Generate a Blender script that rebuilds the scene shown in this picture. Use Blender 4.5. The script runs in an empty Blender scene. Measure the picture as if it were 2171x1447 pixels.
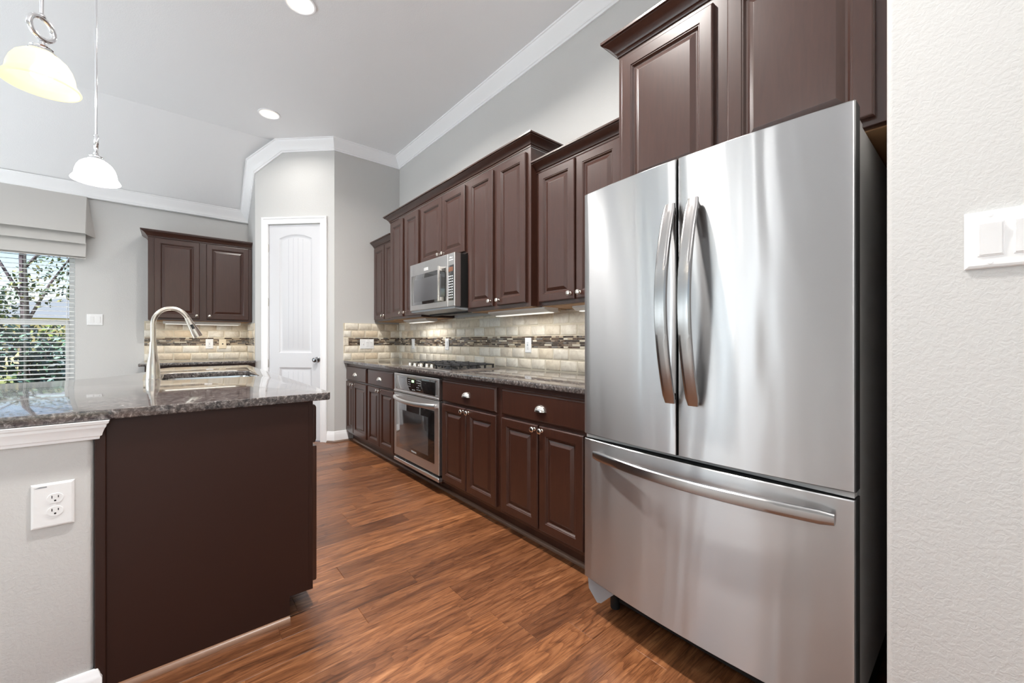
import bpy, bmesh, math, random
from mathutils import Vector, Matrix
random.seed(7)
PI = math.pi
S = bpy.context.scene
COL = S.collection

# ------------------------------------------------------------------ camera, sky, light, exposure
CAM_H = 1.138
YAW = math.atan(714.5 / 850.0)
cam_d = bpy.data.cameras.new('camera')
cam_d.sensor_width = 36.0
cam_d.lens = 36.0 * 850.0 / 2171.0
cam_d.shift_y = -1.5 / 2171.0
cam_d.clip_start = 0.02
cam = bpy.data.objects.new('camera', cam_d)
COL.objects.link(cam)
cam.location = (0, 0, CAM_H)
cam.rotation_euler = (PI / 2, 0, -YAW)
S.camera = cam

S.view_settings.view_transform = 'Standard'
S.view_settings.look = 'None'
S.view_settings.gamma = 1.0
S.view_settings.use_curve_mapping = False
S.view_settings.exposure = 1.06
S.cycles.max_bounces = 10
S.cycles.diffuse_bounces = 6
S.cycles.glossy_bounces = 5
S.cycles.transparent_max_bounces = 12
S.cycles.sample_clamp_indirect = 6.0
S.cycles.caustics_reflective = False
S.cycles.caustics_refractive = False
S.cycles.use_denoising = True

world = bpy.data.worlds.new('sky')
S.world = world
world.use_nodes = True
wn = world.node_tree
wn.nodes.clear()
w_out = wn.nodes.new('ShaderNodeOutputWorld')
w_bg = wn.nodes.new('ShaderNodeBackground')
w_sky = wn.nodes.new('ShaderNodeTexSky')
w_sky.sky_type = 'NISHITA'
w_sky.sun_disc = False
w_sky.sun_elevation = math.radians(48)
w_sky.sun_rotation = math.radians(140)
w_bg.inputs['Strength'].default_value = 0.11
wn.links.new(w_sky.outputs[0], w_bg.inputs[0])
wn.links.new(w_bg.outputs[0], w_out.inputs[0])

def lamp(kind, name, loc, energy, color=(1, 1, 1), rot=(0, 0, 0), **kw):
    d = bpy.data.lights.new(name, kind)
    d.energy = energy
    d.color = color
    for k, v in kw.items():
        setattr(d, k, v)
    o = bpy.data.objects.new(name, d)
    o.location = loc
    o.rotation_euler = rot
    COL.objects.link(o)
    return o

lamp('SUN', 'sun', (-12, -4, 14), 8.0, (0.9, 0.965, 1.0), Vector((0.62, 0.22, -0.75)).to_track_quat('-Z', 'Y').to_euler(), angle=0.03)
DAY = (0.80, 0.91, 1.0)
# added area lamps outside unseen windows, standing in for daylight, tilted up
LEFT_WIN = [(1.35, 1.75), (2.15, 2.85), (3.35, 3.95), (4.45, 5.25)]
for a, b in LEFT_WIN:
    lamp('AREA', 'added_window_light', (-4.45, (a + b) / 2, 1.35), 17 * (b - a), DAY, (0, -math.radians(140), 0), spread=math.radians(150), shape='RECTANGLE', size=2.1, size_y=(b - a) * .5)
BACK_WIN = [(-3.4, -2.0), (-1.3, 0.7)]
for a, b in BACK_WIN:
    lamp('AREA', 'added_window_light', ((a + b) / 2, -3.75, 1.25), 4 * (b - a), DAY, (math.radians(150), 0, 0), spread=math.radians(140), shape='RECTANGLE', size=b - a, size_y=2.3)
CEIL = 3.39
WARM = (1.0, 0.965, 0.92)

# ------------------------------------------------------------------ materials
def srgb(r, g, b):
    f = lambda c: (c / 255 / 12.92) if c <= 10.3 else ((c / 255 + 0.055) / 1.055) ** 2.4
    return (f(r), f(g), f(b), 1.0)

class NT:
    def __init__(self, name):
        self.m = bpy.data.materials.new(name)
        self.m.use_nodes = True
        self.t = self.m.node_tree
        self.t.nodes.clear()
        self.out = self.t.nodes.new('ShaderNodeOutputMaterial')
        self.p = self.t.nodes.new('ShaderNodeBsdfPrincipled')
        self.t.links.new(self.p.outputs[0], self.out.inputs[0])
    def n(self, typ, **kw):
        nd = self.t.nodes.new(typ)
        for k, v in kw.items():
            if k in nd.inputs.keys() and not hasattr(type(nd), k):
                nd.inputs[k].default_value = v
            else:
                setattr(nd, k, v)
        return nd
    def l(self, a, b):
        self.t.links.new(a, b)
    def set(self, **kw):
        for k, v in kw.items():
            self.p.inputs[k.replace('_', ' ')].default_value = v
        return self
    def coords(self, scale=(1, 1, 1)):
        tc = self.n('ShaderNodeTexCoord')
        mp = self.n('ShaderNodeMapping')
        mp.inputs['Scale'].default_value = scale
        self.l(tc.outputs['Object'], mp.inputs[0])
        return mp.outputs[0]
    def noise(self, vec, scale, detail=3, rough=0.5, dist=0.0):
        nz = self.n('ShaderNodeTexNoise')
        nz.inputs['Scale'].default_value = scale
        nz.inputs['Detail'].default_value = detail
        nz.inputs['Roughness'].default_value = rough
        nz.inputs['Distortion'].default_value = dist
        self.l(vec, nz.inputs['Vector'])
        return nz.outputs[0]
    def ramp(self, fac, stops, interp='LINEAR'):
        r = self.n('ShaderNodeValToRGB')
        r.color_ramp.interpolation = interp
        e = r.color_ramp.elements
        while len(e) < len(stops):
            e.new(0.5)
        for el, (pos, c) in zip(e, stops):
            el.position = pos
            el.color = c if len(c) == 4 else (*c, 1)
        self.l(fac, r.inputs[0])
        return r.outputs[0]
    def bump(self, h, strength, distance):
        b = self.n('ShaderNodeBump')
        b.inputs['Strength'].default_value = strength
        b.inputs['Distance'].default_value = distance
        self.l(h, b.inputs['Height'])
        self.l(b.outputs[0], self.p.inputs['Normal'])
        return b
    def island(self):
        return self.n('ShaderNodeNewGeometry').outputs['Random Per Island']
    def mul(self, a, k):
        m = self.n('ShaderNodeMath', operation='MULTIPLY')
        self.l(a, m.inputs[0])
        m.inputs[1].default_value = k
        return m.outputs[0]
    def mix(self, fac, a, b, blend='MIX'):
        m = self.n('ShaderNodeMix', data_type='RGBA', blend_type=blend)
        if isinstance(fac, float):
            m.inputs[0].default_value = fac
        else:
            self.l(fac, m.inputs[0])
        for v, i in ((a, 6), (b, 7)):
            if isinstance(v, tuple):
                m.inputs[i].default_value = v
            else:
                self.l(v, m.inputs[i])
        return m.outputs[2]

def plain(name, col, rough=0.5, metal=0.0, **kw):
    m = NT(name)
    m.set(Base_Color=col, Roughness=rough, Metallic=metal, **kw)
    return m.m

def wall_paint(name, col, scale, strength, dist=0.0015):
    m = NT(name)
    m.set(Base_Color=col, Roughness=0.62)
    v = m.coords()
    h = m.ramp(m.noise(v, scale, 4, 0.55, 0.6), [(0.42, (0, 0, 0)), (0.58, (1, 1, 1))])
    m.bump(h, strength, dist)
    return m.m

M_WALL = wall_paint('greige_wall_paint', srgb(205, 204, 202), 100, 0.2)
M_CEIL = wall_paint('white_ceiling_paint', srgb(237, 237, 238), 120, 0.16)
M_TRIM = plain('white_gloss_trim', srgb(248, 248, 249), 0.32)
M_DOOR = plain('white_door_paint', srgb(217, 217, 220), 0.35)
M_PLATE = plain('white_plastic', srgb(240, 240, 240), 0.25)
M_ALMOND = plain('almond_plastic', srgb(232, 218, 192), 0.3)
M_SLOT = plain('dark_slot', (0.01, 0.01, 0.01, 1), 0.6)

def espresso():
    m = NT('espresso_wood')
    v = m.coords((9, 9, 1.0))
    n = m.noise(v, 7, 5, 0.6, 0.7)
    c = m.ramp(n, [(0.3, srgb(56, 32, 24)), (0.7, srgb(65, 38, 29))])
    m.l(c, m.p.inputs['Base Color'])
    m.set(Roughness=0.3, Coat_Weight=0.25, Coat_Roughness=0.22)
    m.bump(m.noise(m.coords((30, 30, 3)), 9, 3), 0.015, 0.001)
    return m.m
M_WOOD = espresso()
M_PANEL = plain('espresso_laminate', srgb(48, 26, 19), 0.45)
M_PANEL.node_tree.nodes['Principled BSDF'].inputs['Specular IOR Level'].default_value = 0.35
M_UNDER = plain('unfinished_maple', srgb(176, 138, 100), 0.6)

def granite():
    m = NT('speckled_granite')
    v = m.coords()
    a = m.ramp(m.noise(v, 70, 6, 0.75, 0.6), [(0.38, srgb(24, 23, 25)), (0.47, srgb(64, 60, 60)), (0.56, srgb(112, 106, 103)), (0.66, srgb(190, 184, 180))])
    b = m.ramp(m.noise(v, 15, 4, 0.6, 1.5), [(0.4, srgb(52, 48, 49)), (0.65, srgb(128, 114, 108))])
    m.l(m.mix(0.35, a, b), m.p.inputs['Base Color'])
    m.set(Roughness=0.07, IOR=1.6, Coat_Weight=0.4, Coat_Roughness=0.03)
    return m.m
M_GRAN = granite()

def steel(name, col, rough, aniso, brush=True):
    m = NT(name)
    m.set(Base_Color=col, Metallic=1.0, Roughness=rough, Anisotropic=aniso, Anisotropic_Rotation=0.25)
    tg = m.n('ShaderNodeTangent', direction_type='RADIAL', axis='Z')
    m.l(tg.outputs[0], m.p.inputs['Tangent'])
    if brush:
        h = m.noise(m.coords((2, 2, 420)), 1.0, 2)
        b1 = m.bump(h, 0.05, 0.0006)
        wv = m.noise(m.coords((5.5, 5.5, .55)), 1.0, 2, .5, .6)
        b2 = m.n('ShaderNodeBump')
        b2.inputs['Strength'].default_value = .5
        b2.inputs['Distance'].default_value = .012
        m.l(wv, b2.inputs['Height']); m.l(b2.outputs[0], b1.inputs['Normal'])
    return m.m
M_STEEL = steel('brushed_stainless', (0.50, 0.50, 0.505, 1), 0.31, 0.95)
M_HANDLE = steel('satin_steel_handle', (0.40, 0.39, 0.385, 1), 0.24, 0.3, False)
M_APPL = steel('appliance_steel', (0.74, 0.735, 0.73, 1), 0.36, 0.6)
M_NICKEL = plain('satin_nickel', (0.78, 0.73, 0.67, 1), 0.18, 1.0)
M_FAUCET = plain('brushed_nickel_faucet', (0.74, 0.68, 0.6, 1), 0.24, 1.0)
M_CHROME = plain('polished_chrome', (0.85, 0.85, 0.86, 1), 0.08, 1.0)
M_KNOBD = plain('pewter_knob', (0.35, 0.35, 0.36, 1), 0.16, 1.0)
M_SINK = plain('sink_steel', (0.7, 0.68, 0.65, 1), 0.22, 1.0)
M_SIDE = plain('lightened_fridge_side', srgb(196, 194, 192), 0.42)  # grey lifted to make up for missing light in the narrow gap
M_GASKET = plain('black_gasket', srgb(22, 21, 20), 0.6)
M_BLACK = plain('black_glass', (0.012, 0.011, 0.011, 1), 0.06, 0.0, Coat_Weight=1.0, Coat_Roughness=0.03)
M_OVENWIN = plain('oven_window_glass', (0.06, 0.062, 0.065, 1), 0.08, 0.0, Coat_Weight=1.0, Coat_Roughness=0.04)
M_MWWIN = plain('microwave_window', (0.09, 0.09, 0.095, 1), 0.18)
M_IRON = plain('black_cast_iron', (0.018, 0.018, 0.02, 1), 0.45)
M_GREYPL = plain('grey_plastic', srgb(150, 154, 158), 0.4)
M_UCL = plain('white_enamel_fixture', srgb(212, 210, 206), 0.4)
M_CLOTH = NT('beige_linen').set(Base_Color=srgb(201, 198, 194), Roughness=0.9)
M_CLOTH.bump(M_CLOTH.noise(M_CLOTH.coords((1, 1, 1)), 900, 1), 0.1, 0.0005)
M_CLOTH = M_CLOTH.m
M_BLIND = plain('white_blind_slat', srgb(240, 240, 238), 0.4)
M_VINYL = plain('white_vinyl', srgb(242, 243, 244), 0.3)
M_PRINT = plain('light_print', srgb(205, 208, 210), 0.5)

def glow(name, col, strength):
    m = NT(name)
    m.set(Base_Color=(0.9, 0.9, 0.9, 1), Roughness=0.4, Emission_Color=(*col, 1), Emission_Strength=strength)
    return m.m
M_GREEN = glow('green_display', (0.25, 1.0, 0.2), 1.1)
M_BULB = glow('lit_bulb', (1.0, 0.95, 0.85), 3.0)
def shade_glass(name, col, em, clear):
    m = NT(name)
    m.set(Base_Color=(*col, 1), Roughness=0.3, Emission_Color=(*col, 1), Emission_Strength=em)
    tl = m.n('ShaderNodeBsdfTranslucent'); tl.inputs[0].default_value = (*col, 1)
    tp = m.n('ShaderNodeBsdfTransparent')
    a = m.n('ShaderNodeMixShader'); a.inputs[0].default_value = .6
    b = m.n('ShaderNodeMixShader'); b.inputs[0].default_value = clear
    m.l(m.p.outputs[0], a.inputs[1]); m.l(tl.outputs[0], a.inputs[2])
    m.l(a.outputs[0], b.inputs[1]); m.l(tp.outputs[0], b.inputs[2])
    m.l(b.outputs[0], m.out.inputs[0])
    return m.m
M_SHADE_W = shade_glass('warm_lit_glass_shade', (1.0, 0.87, 0.56), 0.34, .22)
M_SHADE_C = shade_glass('white_lit_glass_shade', (1.0, 1.0, 1.0), 1.2, .1)
M_LENS = glow('lit_lens', (1.0, 0.95, 0.86), 14.0)
M_CAN = glow('lit_can_reflector', (1.0, 0.88, 0.6), 0.5)

def floor_mat():
    m = NT('scraped_hickory')
    isl = m.island()
    tc = m.n('ShaderNodeTexCoord')
    off = m.n('ShaderNodeCombineXYZ')
    m.l(m.mul(isl, 61.0), off.inputs[0]); m.l(m.mul(isl, 37.0), off.inputs[1])
    add = m.n('ShaderNodeVectorMath', operation='ADD')
    m.l(tc.outputs['Object'], add.inputs[0]); m.l(off.outputs[0], add.inputs[1])
    def mapped(sc):
        mp = m.n('ShaderNodeMapping')
        mp.inputs['Scale'].default_value = sc
        m.l(add.outputs[0], mp.inputs[0])
        return mp.outputs[0]
    grain = m.noise(mapped((1.6, 13, 1)), 2.4, 7, 0.62, 1.3)
    streak = m.noise(mapped((2.6, 48, 1)), 3.0, 6, 0.68, 1.2)
    base = m.ramp(grain, [(0.28, srgb(84, 52, 33)), (0.44, srgb(121, 77, 49)), (0.58, srgb(142, 94, 62)), (0.75, srgb(168, 119, 83))])
    tone = m.ramp(isl, [(0.0, (0.6, 0.55, 0.52)), (0.3, (0.88, 0.84, 0.8)), (0.6, (1.0, 0.97, 0.93)), (1.0, (1.22, 1.18, 1.08))])
    c = m.mix(1.0, base, tone, 'MULTIPLY')
    st = m.ramp(streak, [(0.36, (0.40, 0.34, 0.31)), (0.5, (1, 1, 1))])
    c = m.mix(0.75, c, st, 'MULTIPLY')
    cath = m.noise(mapped((.75, 6.5, 1)), 1.6, 2, .45, .5)
    fr = m.n('ShaderNodeMath', operation='FRACT')
    m.l(m.mul(cath, 15.0), fr.inputs[0])
    ln = m.ramp(fr.outputs[0], [(0.0, (.50, .42, .37)), (0.10, (.62, .55, .50)), (0.34, (1, 1, 1)), (0.9, (1.03, 1.02, 1.0))])
    c = m.mix(.7, c, ln, 'MULTIPLY')
    m.l(c, m.p.inputs['Base Color'])
    rr = m.n('ShaderNodeMapRange')
    rr.inputs[3].default_value = 0.26; rr.inputs[4].default_value = 0.44
    m.l(grain, rr.inputs[0]); m.l(rr.outputs[0], m.p.inputs['Roughness'])
    m.set(Coat_Weight=0.15, Coat_Roughness=0.18)
    m.bump(m.noise(mapped((3.0, 16, 1)), 3.0, 4, 0.5, 0.8), 0.22, 0.003)
    return m.m
M_FLOOR = floor_mat()
M_SHOE = plain('brown_shoe_mould', srgb(128, 92, 68), 0.35)
M_SHOED = plain('dark_shoe_mould', srgb(112, 88, 74), 0.35)

def stone_mat():
    m = NT('tumbled_travertine')
    isl = m.island()
    c1 = m.ramp(isl, [(0.0, srgb(222, 210, 190)), (0.35, srgb(232, 225, 212)), (0.7, srgb(235, 232, 224)), (1.0, srgb(222, 204, 178))])
    v = m.coords()
    n = m.noise(v, 14, 5, 0.65, 1.6)
    c2 = m.ramp(n, [(0.35, (0.86, 0.82, 0.77)), (0.6, (1.04, 1.03, 1.0))])
    m.l(m.mix(1.0, c1, c2, 'MULTIPLY'), m.p.inputs['Base Color'])
    m.set(Roughness=0.5)
    m.bump(m.noise(v, 60, 4, 0.6), 0.25, 0.002)
    return m.m
M_STONE = stone_mat()
def mosaic_mat():
    m = NT('glass_stone_mosaic')
    isl = m.island()
    c = m.ramp(isl, [(0.0, srgb(58, 44, 36)), (0.2, srgb(92, 72, 58)), (0.36, srgb(128, 112, 98)), (0.52, srgb(176, 158, 134)), (0.66, srgb(110, 104, 100)), (0.8, srgb(206, 196, 178)), (0.9, srgb(66, 52, 44))], 'CONSTANT')
    m.l(c, m.p.inputs['Base Color'])
    r = m.ramp(isl, [(0.0, (0.08,) * 3), (0.5, (0.45,) * 3), (0.62, (0.1,) * 3)], 'CONSTANT')
    m.l(r, m.p.inputs['Roughness'])
    return m.m
M_MOSAIC = mosaic_mat()
M_GROUT = plain('sand_grout', srgb(216, 206, 186), 0.85)

def glass_pane():
    m = NT('window_glass')
    tr = m.n('ShaderNodeBsdfTransparent')
    gl = m.n('ShaderNodeBsdfGlossy')
    gl.inputs['Roughness'].default_value = 0.02
    fr = m.n('ShaderNodeFresnel')
    fr.inputs[0].default_value = 1.3
    mx = m.n('ShaderNodeMixShader')
    m.l(fr.outputs[0], mx.inputs[0]); m.l(tr.outputs[0], mx.inputs[1]); m.l(gl.outputs[0], mx.inputs[2])
    m.l(mx.outputs[0], m.out.inputs[0])
    m.t.nodes.remove(m.p)
    return m.m
M_GLASS = glass_pane()
def leafy(name, a, b, c):
    m = NT(name)
    m.l(m.ramp(m.island(), [(0.1, a), (0.55, b), (0.95, c)]), m.p.inputs['Base Color'])
    m.set(Roughness=0.55)
    return m.m
M_LEAF = leafy('shrub_leaves', srgb(14, 34, 26), srgb(34, 66, 36), srgb(120, 138, 48))
M_LEAFB = leafy('blue_green_leaves', srgb(12, 34, 38), srgb(26, 66, 66), srgb(86, 122, 92))
M_LEAFT = leafy('tree_leaves', srgb(30, 44, 30), srgb(66, 88, 46), srgb(150, 140, 84))
M_BARK = plain('grey_bark', srgb(84, 70, 74), 0.85)
def lawn_mat():
    m = NT('lawn')
    v = m.coords()
    m.l(m.ramp(m.noise(v, 3.5, 6, 0.7), [(0.35, srgb(58, 72, 30)), (0.55, srgb(112, 112, 52)), (0.7, srgb(150, 140, 104))]), m.p.inputs['Base Color'])
    m.set(Roughness=0.9)
    return m.m
M_LAWN = lawn_mat()
M_STUCCO = plain('tan_house_wall', srgb(236, 214, 164), 0.8)
M_ROOF = plain('grey_shingle', srgb(96, 98, 102), 0.8)
M_FENCE = plain('weathered_fence', srgb(120, 104, 88), 0.8)

# ------------------------------------------------------------------ mesh helpers
def finish(bm, angle=32, flip=False):
    bmesh.ops.recalc_face_normals(bm, faces=bm.faces)
    lim = math.radians(angle)
    for f in bm.faces:
        f.smooth = True
    for e in bm.edges:
        if len(e.link_faces) == 2:
            e.smooth = e.calc_face_angle(0) < lim
        else:
            e.smooth = False

def link(name, bm, mat, parent=None, angle=32, recalc=True):
    if recalc:
        finish(bm, angle)
    me = bpy.data.meshes.new(name)
    bm.to_mesh(me)
    bm.free()
    for m in (mat if isinstance(mat, (list, tuple)) else [mat]):
        me.materials.append(m)
    o = bpy.data.objects.new(name, me)
    COL.objects.link(o)
    if parent is not None:
        o.parent = parent
    return o

def tag(o, label, cat, group=None, kind=None):
    o['label'] = label
    o['category'] = cat
    if group: o['group'] = group
    if kind: o['kind'] = kind
    return o

def struct(name, bm, mat, label, cat, loc=None, rot=0, angle=32):
    o = link(name, bm, mat, None, angle)
    if loc: o.location = loc
    o.rotation_euler = (0, 0, rot)
    return tag(o, label, cat, kind='structure')

def thing(name, label, cat, loc=(0, 0, 0), rot=0, group=None, kind=None):
    o = bpy.data.objects.new(name, None)
    o.empty_display_size = 0.1
    COL.objects.link(o)
    o.location = loc
    o.rotation_euler = (0, 0, rot)
    return tag(o, label, cat, group, kind)

def B(): return bmesh.new()

def box(bm, x0, x1, y0, y1, z0, z1, bev=0.0, seg=1, mi=0):
    r = bmesh.ops.create_cube(bm, size=1.0)
    vs = r['verts']
    bmesh.ops.scale(bm, verts=vs, vec=(abs(x1 - x0), abs(y1 - y0), abs(z1 - z0)))
    bmesh.ops.translate(bm, verts=vs, vec=((x0 + x1) / 2, (y0 + y1) / 2, (z0 + z1) / 2))
    fs = list({f for v in vs for f in v.link_faces})
    for f in fs: f.material_index = mi
    if bev > 0:
        es = list({e for v in vs for e in v.link_edges})
        rr = bmesh.ops.bevel(bm, geom=es, offset=bev, segments=seg, profile=0.5, affect='EDGES', clamp_overlap=True)
        for f in rr['faces']: f.material_index = mi
    return bm

def ring_panel(bm, x0, x1, z0, z1, prof, mi=0):
    """rectangular raised panel facing -y; prof = [(inset, y)...] from back to front centre"""
    rings = []
    for ins, y in prof:
        rings.append([bm.verts.new(p) for p in ((x0 + ins, y, z0 + ins), (x1 - ins, y, z0 + ins), (x1 - ins, y, z1 - ins), (x0 + ins, y, z1 - ins))])
    bm.faces.new(rings[0])
    for a, b in zip(rings, rings[1:]):
        for i in range(4):
            j = (i + 1) % 4
            bm.faces.new((a[i], a[j], b[j], b[i]))
    bm.faces.new(rings[-1][::-1])
    return bm

def lathe(bm, prof, n=24, axis='z', origin=(0, 0, 0)):
    """prof = [(r, h)]; axis z: h up; axis y: h along y"""
    rings = []
    ox, oy, oz = origin
    for r, h in prof:
        ring = []
        if r < 1e-6:
            p = (ox, oy, oz + h) if axis == 'z' else ((ox, oy + h, oz) if axis == 'y' else (ox + h, oy, oz))
            ring = [bm.verts.new(p)]
        else:
            for k in range(n):
                a = 2 * PI * k / n
                c, s = r * math.cos(a), r * math.sin(a)
                p = (ox + c, oy + s, oz + h) if axis == 'z' else ((ox + c, oy + h, oz + s) if axis == 'y' else (ox + h, oy + c, oz + s))
                ring.append(bm.verts.new(p))
        rings.append(ring)
    for a, b in zip(rings, rings[1:]):
        if len(a) == 1 and len(b) == 1: continue
        for k in range(n):
            j = (k + 1) % n
            if len(a) == 1: bm.faces.new((a[0], b[k], b[j]))
            elif len(b) == 1: bm.faces.new((a[k], a[j], b[0]))
            else: bm.faces.new((a[k], a[j], b[j], b[k]))
    for ring in (rings[0], rings[-1]):
        if len(ring) > 1 and len(set(v.co.to_tuple(5) for v in ring)) > 2:
            try: bm.faces.new(ring)
            except ValueError: pass
    return bm

def lathe_open(bm, prof, n=32, origin=(0, 0, 0)):
    rings = []
    for r, h in prof:
        rings.append([bm.verts.new((origin[0] + r * math.cos(2 * PI * k / n), origin[1] + r * math.sin(2 * PI * k / n), origin[2] + h)) for k in range(n)])
    m = len(rings)
    for i in range(m):
        a, b = rings[i], rings[(i + 1) % m]
        for k in range(n):
            j = (k + 1) % n
            bm.faces.new((a[k], a[j], b[j], b[k]))
    return bm

def tube(bm, pts, radii, n=14, cap=True, flat=None):
    """swept tube; flat=(ru, rv) gives an elliptical section with v in the curve's plane normal"""
    pts = [Vector(p) for p in pts]
    if not isinstance(radii, (list, tuple)): radii = [radii] * len(pts)
    t0 = (pts[1] - pts[0]).normalized()
    ref = Vector((0, 0, 1)) if abs(t0.z) < 0.9 else Vector((1, 0, 0))
    u = t0.cross(ref).normalized()
    rings = []
    for i, p in enumerate(pts):
        t = (pts[min(i + 1, len(pts) - 1)] - pts[max(i - 1, 0)]).normalized()
        u = (u - t * u.dot(t)).normalized()
        w = t.cross(u)
        rings.append([bm.verts.new(p + radii[i] * (math.cos(2 * PI * k / n) * u + math.sin(2 * PI * k / n) * w)) for k in range(n)])
    for a, b in zip(rings, rings[1:]):
        for k in range(n):
            j = (k + 1) % n
            bm.faces.new((a[k], a[j], b[j], b[k]))
    if cap:
        bm.faces.new(rings[0][::-1]); bm.faces.new(rings[-1])
    return bm

def torus(bm, R, r, origin, normal='y', n=32, m=12, sx=1.0, sz=1.0):
    rings = []
    for i in range(n):
        a = 2 * PI * i / n
        ring = []
        for j in range(m):
            b = 2 * PI * j / m
            rr = R + r * math.cos(b)
            c, s, h = rr * math.cos(a) * sx, rr * math.sin(a) * sz, r * math.sin(b)
            p = {'y': (c, h, s), 'x': (h, c, s), 'z': (c, s, h)}[normal]
            ring.append(bm.verts.new(Vector(origin) + Vector(p)))
        rings.append(ring)
    for i in range(n):
        a, b = rings[i], rings[(i + 1) % n]
        for j in range(m):
            k = (j + 1) % m
            bm.faces.new((a[j], a[k], b[k], b[j]))
    return bm

def prism(bm, outline, z0, z1, bev=0.0, seg=2, hole=None):
    """extrude an xy outline (optionally with one hole) between z0 and z1"""
    def loop(pts, z):
        vs = [bm.verts.new((x, y, z)) for x, y in pts]
        es = [bm.edges.new((vs[i], vs[(i + 1) % len(vs)])) for i in range(len(vs))]
        return vs, es
    vs, es = loop(outline, z1)
    if hole:
        v2, e2 = loop(hole, z1)
        r = bmesh.ops.triangle_fill(bm, use_beauty=True, use_dissolve=False, edges=es + e2)
        fs = [g for g in r['geom'] if isinstance(g, bmesh.types.BMFace)]
    else:
        fs = [bm.faces.new(vs)]
    ex = bmesh.ops.extrude_face_region(bm, geom=fs)
    nv = [g for g in ex['geom'] if isinstance(g, bmesh.types.BMVert)]
    bmesh.ops.translate(bm, verts=nv, vec=(0, 0, z0 - z1))
    if bev > 0:
        bmesh.ops.recalc_face_normals(bm, faces=bm.faces)
        rim = [e for e in bm.edges if len(e.link_faces) == 2 and abs(abs(e.calc_face_angle(0)) - PI / 2) < 0.3 and abs(e.verts[0].co.z - e.verts[1].co.z) < 1e-6]
        bmesh.ops.bevel(bm, geom=rim, offset=bev, segments=seg, profile=0.6, affect='EDGES', clamp_overlap=True)
    return bm

def sweep2d(bm, path, prof, z0, side=1, closed_ends=True):
    """mitred moulding along a horizontal path; prof=[(out, up)] closed polygon"""
    P = [Vector((p[0], p[1])) for p in path]
    rings = []
    for i, p in enumerate(P):
        ns = []
        if i > 0:
            d = (P[i] - P[i - 1]).normalized(); ns.append(Vector((d.y, -d.x)) * side)
        if i < len(P) - 1:
            d = (P[i + 1] - P[i]).normalized(); ns.append(Vector((d.y, -d.x)) * side)
        if len(ns) == 2:
            b = (ns[0] + ns[1]).normalized()
            b = b / max(0.2, b.dot(ns[0]))
        else:
            b = ns[0]
        rings.append([bm.verts.new((p.x + b.x * o, p.y + b.y * o, z0 + u)) for o, u in prof])
    n = len(prof)
    for a, b in zip(rings, rings[1:]):
        for k in range(n):
            j = (k + 1) % n
            bm.faces.new((a[k], a[j], b[j], b[k]))
    if closed_ends:
        bm.faces.new(rings[0][::-1]); bm.faces.new(rings[-1])
    return bm

def sweep3d(bm, segs, prof, lean=None):
    """moulding along wall/ceiling joints; segs = [(A, B, inward normal)]; prof=[(out, down)] open line from wall foot to ceiling"""
    lines = []
    for A, Bp, nrm in segs:
        A, Bp, nrm = Vector(A), Vector(Bp), Vector(nrm).normalized()
        d = (Bp - A).normalized()
        dn = d.cross(nrm)
        if dn.z > 0: dn = -dn
        if lean and len(lines) == 0:
            nrm, dn = Vector(lean[0]), Vector(lean[1])
        lines.append((A, Bp, d, nrm, dn))
    ends = []
    for i in range(len(lines) + 1):
        ring = []
        for o, dwn in prof:
            if i == 0:
                A, Bp, d, nrm, dn = lines[0]; q = A + nrm * o + dn * dwn
            elif i == len(lines):
                A, Bp, d, nrm, dn = lines[-1]; q = Bp + nrm * o + dn * dwn
            else:
                A1, B1, d1, n1, dn1 = lines[i - 1]; A2, B2, d2, n2, dn2 = lines[i]
                p1 = B1 + n1 * o + dn1 * dwn; p2 = A2 + n2 * o + dn2 * dwn
                w = p1 - p2; b = d1.dot(d2); den = 1 - b * b
                if den < 1e-6: q = (p1 + p2) / 2
                else:
                    s = (b * d2.dot(w) - d1.dot(w)) / den
                    t = (d2.dot(w) - b * d1.dot(w)) / den
                    q = ((p1 + d1 * s) + (p2 + d2 * t)) / 2
            ring.append(bm.verts.new(q))
        ends.append(ring)
    for a, b in zip(ends, ends[1:]):
        for k in range(len(prof) - 1):
            bm.faces.new((a[k], a[k + 1], b[k + 1], b[k]))
    return bm

def text_mesh(body, size, depth, mat, name, parent, loc, rot=(PI / 2, 0, 0)):
    c = bpy.data.curves.new(name, 'FONT')
    c.body = body; c.size = size; c.extrude = depth; c.align_x = 'CENTER'; c.align_y = 'CENTER'
    t = bpy.data.objects.new(name + '_tmp', c)
    COL.objects.link(t)
    dg = bpy.context.evaluated_depsgraph_get()
    me = bpy.data.meshes.new_from_object(t.evaluated_get(dg))
    bpy.data.objects.remove(t)
    me.materials.clear(); me.materials.append(mat)
    o = bpy.data.objects.new(name, me)
    COL.objects.link(o)
    o.parent = parent
    o.location = loc
    o.rotation_euler = rot
    return o

R90 = -PI / 2          # front faces -X : local x -> -Y, local y (depth) -> +X

# ------------------------------------------------------------------ room shell
WX = 2.143             # long cabinet wall
FY = 5.96              # far wall
CREASE = 5.19
def zc(y): return CEIL if y <= CREASE else CEIL - (y - CREASE) * (CEIL - 2.675) / (FY - CREASE)
XL, YB = -4.2, -3.5
XC = -0.62            # edge of the plank floor towards the living side

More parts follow.
